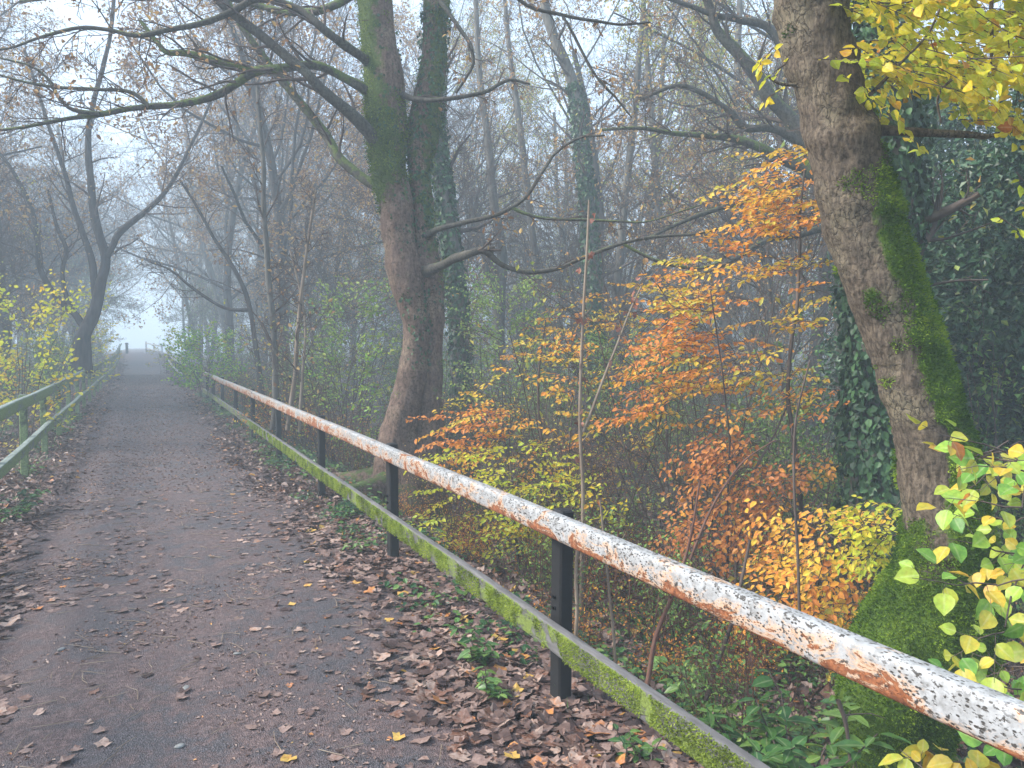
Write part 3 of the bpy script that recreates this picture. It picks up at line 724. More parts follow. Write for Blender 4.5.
# --- near right tree
def right_tree():
    rs = np.random.default_rng(31); rg = random.Random(31)
    base = W(884, 790, 4.0)
    root = empty('leaning_tree', (0, 0, 0), 'leaning grey-brown tree right of the railing, its foot thick with bright green moss', 'tree')
    tr = [(872, 850, 74), (880, 800, 56), (886, 740, 50), (893, 700, 53), (912, 663, 59), (931, 626, 60), (943, 592, 53), (947, 560, 46), (945, 520, 39), (936, 448, 36), (916, 384, 35), (895, 320, 35.5),
          (873, 256, 36), (848, 170, 33), (828, 85, 32), (813, 0, 33), (798, -90, 30), (790, -200, 27), (775, -420, 22), (770, -650, 16)]
    pts, rad = pl(tr, 4.0)
    def disp(V, a, t, d):
        zz = V[..., 2]
        wr = np.exp(-((zz - 3.05 + .06 * np.cos(a)) / .05) ** 2) * .018 + np.exp(-((zz - 2.72 + .1 * np.sin(a + 1)) / .06) ** 2) * .022 + np.exp(-((zz - 3.35 - .05 * np.sin(a)) / .04) ** 2) * .016 + np.exp(-((zz - 2.35 + .05 * np.sin(a)) / .05) ** 2) * .012
        sc = np.stack([V[..., 0], V[..., 1], V[..., 2] * .35], -1); sh = np.stack([V[..., 0], V[..., 1], V[..., 2] * 3.0], -1)
        lumps = .02 * fbm(V, 3.2, 2, 3) + .006 * fbm(sc, 22, 8, 3) + .010 * np.abs(fbm(sh, 3.5, 14, 3)) + .003 * fbm(V, 55, 9, 2)
        root_ = .06 * np.sin(a * 3 + 1) * np.clip((.1 - zz) / .7, 0, 1)
        return lumps + wr + root_
    def moss(V, d):
        z = V[..., 2]; x, y, f = project(V.reshape(-1, 3))
        right = d @ np.array(ROT @ Vector((.85, 0, .5)))
        low = 1 - sm((z - .55 + .22 * fbm(V, 5, 73, 3) - .35 * np.clip(d @ np.array(ROT @ Vector((1, 0, 0))), -.6, 1)) / .6)
        band = sm((z + .3) / .6) * (1 - sm((z - 1.9) / .9))
        return np.clip(low * .95 + band * np.clip(sm((right - .0) / .5) * .95 - .45 * (fbm(V, 7, 71, 4) + .1), 0, 1) + .25 * sm((right - .4) / .4), 0, 1) - .05
    b = MB(); V, d, ms = fat_tube(b, pts, rad, 72, 26, disp, moss)
    stubs = MB(); tips = []
    # branches in the upper crown
    tw, lf = MB(), MB()
    limb(b, [], rg, [(840, 131, 10), (876, 132, 6.5), (900, 132.5, 5), (940, 134, 4), (972, 136, 3.4), (992, 137, 2.6), (1040, 120, 2.2), (1090, 80, 2)], 3.95, LP, 0, n=10, fs=4.0)
    limb(b, [], rg, [(832, 128, 4), (868, 97, 2.4), (885, 80, 1.8), (901, 63, 1.4), (930, 30, 1.2), (950, -20, 1)], 3.85, LP, 0, n=6, fs=4.0)
    limb(b, [], rg, [(826, 82, 3), (795, 84, 1.8), (780, 83, 1.4), (768, 76, 1)], 4.0, LP, 0, n=6)
    limb(b, [], rg, [(798, -90, 14), (860, -150, 11), (950, -160, 9), (1060, -120, 7)], 3.9, LP, 0, n=8)
    limb(b, [], rg, [(775, -420, 12), (700, -520, 8), (560, -560, 6)], 4.0, LP, 12, n=8, maxlev=3)
    limb(b, [], rg, [(1000, -140, 3), (994, -40, 2.4), (991, 10, 2), (987, 73, 1.6), (955, 78, 1.4), (938, 97, 1.2), (941, 123, 1)], 3.7, LP, 0, n=6)
    for _ in range(340):
        px = rg.uniform(850, 1120); py = rg.uniform(-190, 150)
        lim = 104 + 24 * math.sin(px * .06)
        if py > lim: continue
        f = rg.uniform(3.1, 5.2); p0 = W(px, py, f); L = rg.uniform(.3, .55)
        a = rg.uniform(-.6, .9); dd = ROT @ Vector((math.cos(a), rg.uniform(-.35, .1), -math.sin(a))); p1 = p0 + dd * L
        spray(tw, lf, rs, p0 - dd * L * .4, p1, .2, .066, .3, .86, droop=.15, nrm=(-.2, -.55, 1), jit=.6, wl=.8, tr=.0016, hi=True)
    for px, py in ((772, 55), (788, 60), (782, 84), (775, 45), (1000, 215), (1022, 200), (1015, 175), (1040, 190)):
        p0 = W(px, py, 3.6); spray(tw, lf, rs, p0, p0 + ROT @ Vector((.12 if px > 900 else -.08, -.08, 0)), .1, .06, .3 if px < 900 else .7, .9, jit=.6)
    b.build('trunk', M['bark_right'], root)
    mb = MB(); tuft_moss(mb, V, d, ms, rs, 90000, .017, .50); mb.build('moss', M['mossblade'], root)
    tw.build('twigs', M['twig'], root); lf.build('crown', M['yellow'], root)
def spray(tw, lf, rs, p0, p1, width, leafL, vlo, vhi, droop=.1, nrm=(0, 0, 1), jit=.35, wl=.62, dens=1.0, tr=.003, hi=False):
    p0 = np.array(p0, float); p1 = np.array(p1, float); ax = p1 - p0; L = np.linalg.norm(ax)
    if L < 1e-4: return
    ax = ax / L; nv = np.array(nrm, float) + rs.normal(0, .12, 3); side = unit(np.cross(ax, nv)); up = np.cross(side, ax)
    t = np.linspace(0, 1, 5)[:, None]
    axis = p0 + ax * L * t + up * (-droop * L * t * t) + rs.normal(0, .008, (5, 3))
    tw.tube([Vector(q) for q in axis], [tr * 1.6, tr * 1.4, tr * 1.1, tr * .8, tr * .5], 4)
    m = max(3, int(L / (leafL * .85) * dens))
    Ps, Ds = [], []
    for i in range(m):
        u = (i + .5) / m; sgn = 1 if i % 2 else -1
        x = u * 4; k = min(int(x), 3); q = axis[k] + (axis[k + 1] - axis[k]) * (x - k)
        tl = width * (1.05 - .75 * u) * rs.uniform(.55, 1.1)
        dr = unit(side * sgn * .8 + ax * .6 + rs.normal(0, .12, 3) + np.array([0, 0, -droop * .6]))
        e = q + dr * tl
        tw.tube([Vector(q), Vector((q + e) / 2 + rs.normal(0, .006, 3)), Vector(e)], [tr * .7, tr * .5, tr * .35], 3)
        nl = max(2, int(tl / (leafL * .62)))
        for j in range(nl):
            s_ = 1 if j % 2 else -1; pp = q + dr * tl * (j + .6) / nl
            Ps.append(pp); Ds.append(dr * .6 + s_ * unit(np.cross(dr, up)) * .9 if j < nl - 1 else dr)
    Ps = np.array(Ps); n = len(Ps); Ds = np.array(Ds) + rs.normal(0, .25, (n, 3)); Ds[:, 2] -= .25
    base = rs.uniform(vlo, vhi)
    v = np.clip(base + rs.normal(0, .2, n) * (vhi - vlo + .2), 0, 1)
    lf.leaves(Ps, Ds, up + rs.normal(0, jit, (n, 3)), leafL * rs.uniform(.6, 1.12, n), v, wl, fold=.12, hi=hi)
right_tree()

# --- centre double-stemmed tree
def centre_tree():
    rs = np.random.default_rng(41); rg = random.Random(41); f0 = 9.5
    root = empty('twin_stemmed_tree', (0, 0, 0), 'tall twin-stemmed tree behind the white railing with mossy limbs reaching left over the path', 'tree')
    A = [(398, 540, 42), (398, 500, 34), (398, 470, 27), (399, 440, 20), (407, 400, 16), (415, 360, 14.5), (416, 323, 14.5), (408, 285, 15), (401, 256, 16), (395, 200, 17), (388, 165, 18),
         (386, 130, 20), (383, 85, 19.5), (376, 0, 17.5), (366, -110, 15), (350, -260, 12), (345, -420, 8)]
    B_ = [(420, 520, 30), (424, 470, 22), (427, 436, 16), (430, 383, 13.5), (431, 323, 13.5), (427, 256, 12.5), (421, 200, 11), (420, 165, 11.5), (424, 130, 16), (431, 85, 14), (434, 40, 13), (437, 0, 13), (446, -110, 12), (455, -260, 9), (470, -400, 6)]
    def disp(V, a, t, d):
        sc = np.stack([V[..., 0], V[..., 1], V[..., 2] * .4], -1)
        z = V[..., 2]
        return .035 * fbm(V, 2.0, 2, 3) + .012 * fbm(sc, 14, 8, 3) + .10 * np.sin(a * 4 + .6) * np.clip((.35 - z) / 1.2, 0, 1)
    rt = np.array(ROT @ Vector((1, 0, 0)))
    def mossA(V, d):
        z = V[..., 2]; up = sm((z - 2.9) / .8)
        return .1 + up * (.42 + .35 * sm((-(d @ rt)) / .6)) + .45 * np.exp(-((z - 4.0) / .5) ** 2) - .25 * sm((d @ rt - .1) / .5)
    def mossB(V, d):
        z = V[..., 2]; return .05 + .35 * sm((z - 1.8) / 2) + .25 * sm((d @ rt) / .5)
    b, cr = MB(), MB()
    ptsA, radA = pl(A, f0); ptsB, radB = pl(B_, f0 + .15)
    VA, dA, mA = fat_tube(b, ptsA, radA, 40, 14, disp, mossA); VB, dB, mB = fat_tube(b, ptsB, radB, 36, 14, disp, mossB)
    for a0 in (2.6, 3.6, 4.7, 5.6, 1.2, .3):       # surface roots
        p = Vector(ptsA[0]) + Vector((.1, 0, 0)); dx, dy = math.cos(a0), math.sin(a0); q = [W(402, 500, f0)]
        pts = []
        for s_ in (.15, .4, .75, 1.1, 1.5):
            x, y = q[0].x + dx * s_, q[0].y + dy * s_; pts.append(Vector((x, y, Hz(x, y) + .42 * (1 - s_ / 1.3) ** 2 - .06 + .02)))
        b.tube(pts, [.22, .15, .09, .06, .03], 8, vm=.35)
    tips = []
    b.build('trunk', M['bark_centre'], root)
    lb = MB(); LM = dict(LP, up=-.005)
    limb(lb, tips, rg, [(388, 160, 9), (373, 137, 7.5), (345, 111, 6), (316, 83, 5.4), (285, 55, 5), (256, 30, 4.6), (225, 8, 4.2), (190, -25, 3.6), (130, -70, 3)], f0 - .5, LM, 8, fs=9.5, b2=cr, vm=-.3, lscale=1.4)
    dark = MB()
    limb(lb, tips, rg, [(374, 66, 7), (364, 57, 5), (345, 45, 4.4), (329, 33, 4.2), (299, 8, 4), (262, 0, 3.6), (233, 10, 3.4), (200, 22, 3), (143, 36, 2.5), (110, 30, 2.1), (80, 28, 1.9), (43, 37, 1.6), (10, 48, 1.2), (-30, 52, 1)], f0 - .6, LM, 24, fs=9.5, b2=cr, vm=.15, lscale=1.5)
    limb(lb, tips, rg, [(380, 96, 7), (366, 88, 5.5), (346, 77, 4.8), (313, 65, 4.4), (276, 68, 4.4), (256, 71, 4.4), (235, 85, 4), (213, 97, 3.8), (173, 105, 3.3), (133, 108, 2.9), (97, 115, 2.5), (60, 120, 2), (20, 128, 1.6), (-20, 132, 1.2)], f0 - .3, LM, 26, fs=9.5, b2=cr, vm=.45, lscale=1.5)
    limb(lb, tips, rg, [(256, 71, 4.2), (235, 66, 4), (213, 60, 3.8), (187, 53, 3.5), (167, 53, 3), (157, 43, 2.4), (140, 20, 1.8)], f0 - .3, LM, 10, b2=cr, vm=.7, lscale=1.0)
    limb(lb, tips, rg, [(150, 107, 2.4), (130, 92, 2), (95, 89, 1.8), (60, 88, 1.6), (25, 82, 1.3), (-10, 72, 1)], f0 - .4, LM, 14, b2=cr, vm=.1, lscale=1.1)
    limb(lb, tips, rg, [(100, 114, 2.2), (72, 110, 2), (58, 97, 1.6), (48, 80, 1.4), (30, 66, 1.1), (0, 58, .9)], f0 - .4, LM, 10, b2=cr, vm=.1, lscale=.9)
    limb(lb, tips, rg, [(382, 190, 7), (373, 183, 5.2), (346, 163, 5), (323, 133, 4.6), (299, 103, 4.3), (276, 73, 4), (263, 57, 3.6), (240, 25, 3), (215, -20, 2.6)], f0 + .5, LM, 12, fs=9.5, b2=cr, vm=.4, lscale=1.5)
    limb(lb, tips, rg, [(372, -20, 5), (330, 8, 4), (290, 12, 3.6), (256, 5, 3.3), (200, -8, 3), (140, -2, 2.4), (90, -6, 2), (20, 2, 1.5)], f0 + .6, LM, 18, fs=9.5, b2=cr, vm=.5, lscale=1.5)
    limb(lb, tips, rg, [(366, -110, 6), (300, -160, 5), (200, -150, 4), (80, -90, 3), (-20, -60, 2)], f0, LM, 22, fs=9.5, b2=cr, vm=.3, lscale=1.8)
    limb(lb, tips, rg, [(398, 92, 5), (404, 95, 3.2), (416, 100, 2.6), (443, 100, 2.3), (483, 93, 2), (500, 84, 1.8), (512, 80, 1.4), (530, 84, 1)], f0 - .3, LM, 6, fs=9.5, b2=cr, vm=-.2, lscale=.8)
    limb(lb, tips, rg, [(440, 2, 3), (446, 10, 2.2), (460, 30, 2), (470, 45, 2), (473, 63, 1.7), (466, 78, 1.4), (456, 93, 1.1)], f0 - .2, LM, 5, fs=9.5, b2=cr, vm=0, lscale=.7)
    limb(lb, tips, rg, [(428, 236, 4.5), (438, 229, 2.9), (465, 222, 2.4), (495, 215, 2.1), (512, 207, 2), (525, 197, 1.8), (538, 180, 1.6), (549, 163, 1.5), (557, 152, 1.4), (579, 138, 1.2), (605, 135, .9)], f0 - .6, LM, 5, fs=9.5, b2=cr, vm=-.1, lscale=.7)
    limb(lb, tips, rg, [(512, 208, 1.8), (526, 214, 1.6), (545, 218, 1.5), (590, 220, 1.4), (620, 222, 1.1), (650, 221, .8), (700, 205, .6)], f0 - .6, LM, 7, b2=cr, vm=.35, lscale=.7)
    limb(lb, tips, rg, [(424, 272, 6), (441, 266, 4.6), (455, 260, 4.4), (470, 255, 4), (484, 252, 3.6), (498, 263, 2.6), (512, 269, 2.6), (532, 273, 2.4), (559, 268, 2.2), (584, 257, 2), (622, 243, 1.8), (662, 236, 1.5), (700, 233, 1.2), (750, 220, .8)], f0 - .9, LM, 8, fs=9.5, b2=cr, vm=-.1, lscale=.9)
    limb(lb, tips, rg, [(484, 252, 3.6), (491, 250, 3.4), (494, 249.5, 2.8)], f0 - .9, LM, 0, vm=-.3)
    limb(lb, tips, rg, [(622, 243, 1.5), (650, 258, 1.7), (676, 266, 2), (700, 268, 1.4), (720, 262, .9)], f0 - .9, LM, 3, b2=cr, vm=.4, lscale=.5)
    limb(lb, tips, rg, [(445, -130, 5), (480, -60, 3.4), (519, 0, 2), (562, 15, 1.8), (600, 22, 1.5), (622, 25, 1.3), (650, 22, 1)], f0 - 1.8, LM, 6, b2=cr, vm=0, lscale=.8)
    limb(lb, tips, rg, [(562, 15, 1.6), (572, 32, 1.5), (585, 57, 1.5), (592, 70, 1.4), (599, 80, 1.3), (608, 90, 1.2), (616, 98, 1.1), (632, 118, .8)], f0 - 1.8, LM, 3, b2=cr, vm=-.2, lscale=.5)
    lb.build('limbs', M['bark_moss'], root)
    tip_leaves(cr, [t for t in tips if rg.random() < .22], rs, 3, .075, .06, 0, 1, 1, simple=False)
    cr.build('crown', [M['twig'], M['brown']], root)
    iv = MB()
    ivy_on(iv, ptsB, radB, rs, 2600, .045, .03, tlo=.3, thi=.78, side=(-.2, -.9, 0))
    ivy_on(iv, ptsA, radA, rs, 1500, .045, .02, tlo=.3, thi=.8, side=(.75, -.5, 0))
    iv.build('ivy', M['ivy'], root)
    mb = MB(); tuft_moss(mb, VA, dA, mA, rs, 9000, .03, .62); tuft_moss(mb, VB, dB, mB, rs, 4000, .025, .66)
    mb.build('moss', M['mossdark'], root)
centre_tree()

# --- ivy clad trunks and traced background trees
def traced_tree(name, label, stems, f0, bark, seed, ivy=None, kids=8, lscale=2.2, maxlev=4, leaf='brown', keep=.1, group=None, leafL=.08, extra_up=True):
    rs = np.random.default_rng(seed); rg = random.Random(seed)
    root = empty(name, (0, 0, 0), label, 'tree', group); b, cr, iv = MB(), MB(), MB(); tips = []
    P = dict(LP, kids=[8, 5, 5, 4], up=.05)
    for st in stems:
        pts, rad = pl(st['p'], f0); vm = st.get('moss', 0)
        PP = catmull(pts, 5); rr = catmull([(x, 0, 0) for x in rad], 5)[:, 0]
        PP = PP + np.stack([noise3(PP, 1.6, 4), noise3(PP, 1.6, 5), 0 * rr], -1) * rr[:, None] * .4
        b.tube([Vector(p) for p in PP], list(rr * (1 + .12 * noise3(PP, 4, 3))), 12, vm=vm)
        spawn(b, tips, rg, [Vector(p) for p in PP], list(rr), st.get('ls', lscale), 1, maxlev, P, st.get('kids', kids), st.get('lo', .35), 0, cr)
        if ivy: ivy_on(iv, pts, rad, rs, int(ivy * st.get('ivy', 1)), st.get('il', .07), st.get('ith', .07), thi=st.get('ihi', 1), v=(.1, 1))
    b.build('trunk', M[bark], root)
    if leaf: tip_leaves(cr, tips, rs, 2, leafL, .1, 0, 1, 1, keep=keep)
    cr.build('crown', [M['twig'], M[leaf or 'brown']], root)
    if ivy: iv.build('ivy', M['ivy'], root)
    return root
traced_tree('ivy_clad_tree', 'slim trunk wrapped in dark ivy just right of the twin-stemmed tree', [
    dict(p=[(463, 480, 13), (463, 440, 10), (462, 389, 8.5), (459, 323, 8.5), (453, 256, 8), (444, 190, 7.5), (437, 133, 7), (430, 60, 6), (428, -60, 5), (440, -160, 4)], il=.085, ith=.055, ihi=.8)],
    13, 'bark_far', 51, ivy=5200, kids=10, keep=.08)
traced_tree('ivy_clad_tree', 'straight ivy-covered trunk in the middle of the wood behind the orange saplings', [
    dict(p=[(600, 450, 9), (599, 420, 8), (597, 360, 7), (593, 300, 6.5), (589, 220, 6.5), (583, 150, 6), (573, 83, 5.5), (549, 20, 5), (535, -50, 4)], il=.10, ith=.07, ihi=.75)],
    17, 'bark_far', 52, ivy=5000, kids=14, leaf='ygreen', keep=.2)
traced_tree('ivy_clad_tree', 'stout trunk smothered in thick glossy ivy directly behind the leaning mossy tree', [
    dict(p=[(893, 560, 34), (890, 500, 30), (884, 430, 27), (882, 360, 25), (880, 280, 24), (886, 200, 22), (892, 130, 18), (885, 60, 14), (868, -40, 12), (860, -150, 9)], il=.075, ith=.16)],
    6.4, 'bark_far', 53, ivy=13000, kids=8, leaf='ygreen', keep=.3)
traced_tree('spreading_tree', 'tree with mossy limbs reaching left from behind the leaning mossy trunk', [
    dict(p=[(852, 430, 16), (850, 330, 14), (845, 250, 13), (835, 190, 12), (815, 150, 10), (790, 118, 8), (770, 98, 7.5), (755, 72, 6.5), (735, 48, 6), (718, 30, 5.2), (712, 12, 4.6), (700, -20, 4)], moss=.3, kids=12, ls=1.7),
    dict(p=[(835, 190, 9), (805, 168, 7), (785, 160, 5.5), (766, 150, 4.5), (740, 140, 4), (722, 137, 3.5), (700, 135, 3), (672, 133, 2.4), (640, 128, 1.8), (600, 130, 1.3)], moss=.45, kids=16, ls=1.5, lo=.1),
    dict(p=[(815, 150, 7), (790, 135, 5), (768, 128, 4), (745, 128, 3.5), (728, 110, 3), (700, 92, 2.6), (675, 86, 2), (640, 100, 1.4)], moss=-.2, kids=14, ls=1.3, lo=.1),
    dict(p=[(790, 60, 5), (768, 28, 4), (740, 20, 3.4), (715, 15, 3), (690, 6, 2.4), (650, -8, 1.8)], moss=-.2, kids=12, ls=1.3, lo=.1),
    dict(p=[(800, 180, 5), (770, 195, 3.4), (740, 203, 2.8), (705, 213, 2.3), (675, 225, 1.8), (645, 240, 1.2)], moss=0, kids=12, ls=1.2, lo=.1),
    dict(p=[(845, 220, 5), (800, 235, 3.2), (768, 240, 2.6), (730, 262, 2), (700, 275, 1.4)], moss=0, kids=8, ls=1.1, lo=.1),
    ], 11, 'bark_moss', 54, kids=10, keep=.08)
# left coppice
traced_tree('coppiced_tree', 'large dark many-stemmed tree left of the path, its main stem bending over the green railing', [
    dict(p=[(80, 372, 10.1), (84, 340, 7.4), (95, 307, 5.5), (103, 280, 4.8), (104, 256, 4.3), (96, 225, 3.9), (91, 190, 3.5), (89, 155, 3.1), (90, 125, 2.7), (96, 90, 2.3), (110, 40, 2.0), (115, -20, 1.6)], kids=12),
    dict(p=[(104, 258, 3.9), (112, 246, 3.1), (120, 232, 3.0), (147, 210, 2.5), (165, 192, 2.2), (178, 172, 1.8), (197, 133, 1.4), (215, 90, 1.1)], kids=12),
    dict(p=[(96, 300, 3.5), (92, 265, 3.1), (82, 232, 2.8), (72, 205, 2.5), (66, 177, 2.2), (55, 145, 1.9), (40, 100, 1.6), (25, 50, 1.2)], kids=12),
    dict(p=[(86, 330, 3.5), (75, 315, 3.3), (62, 303, 3.1), (48, 285, 2.7), (38, 262, 2.5), (36, 235, 2.3), (30, 205, 2.0), (12, 170, 1.7), (-8, 145, 1.4)], kids=12),
    dict(p=[(76, 318, 2.3), (66, 296, 2.2), (62, 270, 2.0), (66, 250, 1.9), (56, 225, 1.6), (48, 190, 1.2)], kids=8),
    ], 19, 'bark_dark', 55, keep=.4, lscale=2.6)
traced_tree('mossy_tree', 'grey trunk at the far left edge behind the yellow shrubs', [
    dict(p=[(2, 400, 9), (4, 350, 7), (3, 310, 6), (-2, 250, 5.5), (-8, 190, 5), (-20, 100, 4)], kids=12)], 20, 'bark_far', 56, keep=.15, lscale=2.4)
# leaning tree over the path in the mid distance
traced_tree('leaning_tree', 'thin dark tree leaning left over the path above the bright green bush', [
    dict(p=[(262, 400, 3.2), (256, 350, 2.6), (248, 300, 2.2), (232, 265, 1.9), (212, 235, 1.6), (196, 205, 1.3), (180, 180, 1)], kids=12, ls=1.5),
    dict(p=[(250, 310, 2), (225, 308, 1.7), (195, 290, 1.4), (170, 270, 1.1), (150, 262, .8)], kids=10, ls=1.2)], 17, 'bark_dark', 57, keep=.1)
traced_tree('slender_tree', 'slender upright sapling trunk rising behind the second and third railing posts', [
    dict(p=[(273, 430, 3.6), (275, 380, 3.2), (274, 330, 3), (268, 270, 2.8), (264, 200, 2.4), (262, 150, 2.2), (258, 80, 1.8), (262, 10, 1.4), (258, -60, 1)], kids=22, lo=.15, ls=1.4)], 12, 'bark_far', 58, keep=.1)
traced_tree('slender_tree', 'pair of thin pale stems just left of the twin-stemmed tree', [
    dict(p=[(288, 430, 2.6), (294, 380, 2.2), (297, 330, 2), (303, 280, 1.8), (308, 240, 1.4), (316, 190, 1.1)], kids=14, lo=.1, ls=1.1),
    dict(p=[(300, 432, 2), (302, 380, 1.6), (305, 330, 1.3), (300, 290, 1.1), (290, 250, .9)], kids=10, lo=.1, ls=1.0)], 11, 'twig_pale', 59, keep=.1)
traced_tree('forked_tree', 'forked grey trunk seen through the gap right of the ivy-wrapped trunk', [
    dict(p=[(500, 390, 7), (500, 340, 6), (501, 300, 6), (503, 262, 5.5), (497, 220, 4.5), (490, 160, 4), (480, 80, 3), (476, 0, 2.4)], kids=14),
    dict(p=[(501, 300, 4), (494, 285, 3.4), (487, 270, 3), (482, 240, 2.5), (470, 200, 2)], kids=8)], 19, 'bark_far', 60, keep=.15)
for i, (x0, x1, r, lab) in enumerate(((612, 648, 4.5, 'bare trunk standing immediately right of the straight ivy-covered trunk'), (668, 640, 4, 'bare trunk leaning left between the straight ivy-covered trunk and the orange beech'),
        (725, 742, 5, 'bare trunk rising behind the tallest orange beech sapling'), (545, 500, 4, 'bare trunk leaning left between the two slim ivy-wrapped trunks'))):
    traced_tree('slender_tree', lab, [dict(p=[(x0, 410, r * 1.3), (x0 + 2, 350, r), (x0 + (x1 - x0) * .2, 260, r * .9), (x0 + (x1 - x0) * .5, 150, r * .8), (x0 + (x1 - x0) * .8, 40, r * .6), (x1, -60, r * .45)], kids=20, lo=.25)],
                18 + i, 'bark_far', 61 + i, keep=.15, leaf='ygreen' if i % 2 else 'brown', group=None, lscale=2.0)

# ------------------------------------------------------------------ saplings with leaves
def sapling(name, label, cat, stem, sprays, matl, leafL, seed, bark='twig', width=.3, tr=.0019, jit=.4, stemr=None, group=None, dens=1.0, nrm=(0, 0, 1), wl=.66):
    rs = np.random.default_rng(seed); rg = random.Random(seed)
    root = empty(name, (0, 0, 0), label, cat, group); st, tw, lf = MB(), MB(), MB()
    allp = []
    for s_ in stem:
        pts, rad = pl(s_[1], s_[0]); PP = catmull(pts, 5); rr = catmull([(x, 0, 0) for x in rad], 5)[:, 0] * .6
        PP = PP + np.stack([noise3(PP, 2.5, 4), noise3(PP, 2.5, 5), 0 * rr], -1) * .03
        st.tube([Vector(p) for p in PP], list(rr), 7); allp.append(PP)
    allp = np.concatenate(allp)
    for (x0, y0, x1, y1, f, vlo, vhi) in sprays:
        p1 = W(x1, y1, f); p0 = W(x0, y0, f + rg.uniform(-.15, .15))
        d = np.linalg.norm(allp - np.array(p0), axis=1); q = Vector(allp[int(np.argmin(d))])
        dl = (p0 - q).length; c_ = Vector(rs.normal(0, .06, 3)) * dl; tw.tube([q, q.lerp(p0, .3) + c_, q.lerp(p0, .7) + c_ * .6 + Vector((0, 0, .05 * dl)), p0], [tr * 1.8, tr * 1.6, tr * 1.4, tr * 1.2], 4)
        allp = np.concatenate([allp, [tuple(p0)], [tuple(p0.lerp(p1, .5))]])
        spray(tw, lf, rs, p0, p1, width, leafL, vlo, vhi, nrm=nrm, jit=jit, tr=tr, dens=dens, wl=wl, hi=(allp.mean(0)[1] < 3))
    st.build('stem', M[bark], root); tw.build('twigs', M[bark], root); lf.build('leaves', M[matl], root)
def cloud_sprays(rg, n, region, f, length, ang, v, mask=None):
    out = []
    for _ in range(n):
        x = rg.uniform(region[0], region[2]); y = rg.uniform(region[1], region[3])
        if mask and not mask(x, y): continue
        ff = rg.uniform(*f); l = rg.uniform(*length) * F / ff; a = R(rg.uniform(*ang))
        out.append((x, y, x + l * math.cos(a), y - l * math.sin(a), ff, v[0], v[1]))
    return out
rg = random.Random(9)
# the tallest orange beech behind the leaning trunk
m1 = lambda x, y: (x > 735 - (y - 180) * .12 if y < 250 else x > 700 - (y - 250) * .35) and not (y > 340 and x > 760 and y > 400)
sp = cloud_sprays(rg, 112, (690, 175, 850, 395), (6.2, 7.8), (.3, .6), (160, 205), (.1, 1), m1) + cloud_sprays(rg, 30, (640, 325, 740, 420), (6.5, 7.5), (.3, .55), (165, 200), (0, .45)) \
    + cloud_sprays(rg, 26, (560, 330, 700, 450), (6.8, 8), (.2, .45), (160, 205), (.3, 1)) + cloud_sprays(rg, 30, (770, 150, 840, 240), (6.5, 7.4), (.25, .5), (160, 200), (.2, .9))
sapling('beech_sapling', 'tallest orange beech sapling spreading layered leaves left of the leaning mossy trunk', 'sapling',
        [(7.0, [(800, 560, 5), (797, 480, 4.2), (790, 400, 3.6), (795, 320, 3), (800, 240, 2.4), (806, 170, 1.6)])], sp, 'beech', .062, 71)
sp = cloud_sprays(rg, 40, (690, 430, 800, 540), (6.0, 7.0), (.35, .6), (195, 225), (0, .6)) + cloud_sprays(rg, 12, (740, 400, 840, 500), (6.2, 7.0), (.25, .5), (170, 220), (.1, .9))
sapling('beech_sapling', 'rust-orange beech sapling with drooping sprays below the tallest one', 'sapling',
        [(6.6, [(735, 590, 3.5), (738, 540, 3), (752, 480, 2.4), (775, 430, 1.8), (790, 400, 1.2)])], sp, 'beech_rust', .06, 72, nrm=(.0, -.3, 1))
sp = cloud_sprays(rg, 46, (455, 335, 590, 470), (7.2, 8.4), (.2, .45), (165, 205), (.3, 1), lambda x, y: x > 560 - (y - 300) * .9) + cloud_sprays(rg, 16, (450, 410, 520, 450), (7, 8), (.3, .5), (170, 190), (0, .4))
sapling('beech_sapling', 'orange and yellow beech sapling just right of the ivy-wrapped trunk behind the railing', 'sapling',
        [(7.8, [(548, 560, 3.6), (545, 500, 3), (540, 440, 2.6), (538, 380, 2), (545, 320, 1.2)])], sp, 'beech', .06, 73)
sp = cloud_sprays(rg, 52, (440, 440, 600, 560), (6.2, 7.6), (.25, .45), (150, 215), (.5, 1.0)) + cloud_sprays(rg, 20, (540, 480, 640, 540), (6.0, 7.0), (.25, .45), (150, 215), (.2, .8))
sapling('beech_sapling', 'low yellow-leaved beech sapling hanging just above the middle of the white rail', 'sapling',
        [(6.9, [(522, 640, 3.6), (520, 580, 3), (516, 520, 2.4), (510, 460, 1.6)]), (6.7, [(560, 620, 2.6), (565, 560, 2.2), (575, 500, 1.6)])], sp, 'yellow', .055, 74)
sp = cloud_sprays(rg, 66, (770, 500, 905, 640), (4.9, 6.2), (.25, .45), (170, 215), (.25, .8), lambda x, y: x > 780 + (y - 500) * .1)
sapling('beech_sapling', 'low bright orange beech sapling at the foot of the leaning mossy tree', 'sapling',
        [(5.6, [(842, 740, 3.4), (846, 680, 3), (850, 600, 2.5), (858, 540, 1.8)])], sp, 'beech', .062, 75, nrm=(-.1, -.35, 1))
sp = cloud_sprays(rg, 22, (865, 495, 915, 560), (4.6, 5.2), (.15, .3), (160, 230), (.45, .95))
sapling('beech_sapling', 'small lime-yellow sapling touching the left side of the mossy trunk', 'sapling',
        [(5.0, [(896, 720, 2.6), (894, 640, 2.2), (890, 560, 1.6)])], sp, 'yellow', .06, 76)
sp = cloud_sprays(rg, 26, (610, 285, 720, 380), (8.5, 10), (.3, .5), (160, 200), (.5, 1)) + cloud_sprays(rg, 16, (560, 290, 680, 330), (9, 10), (.3, .5), (160, 200), (.3, .8))
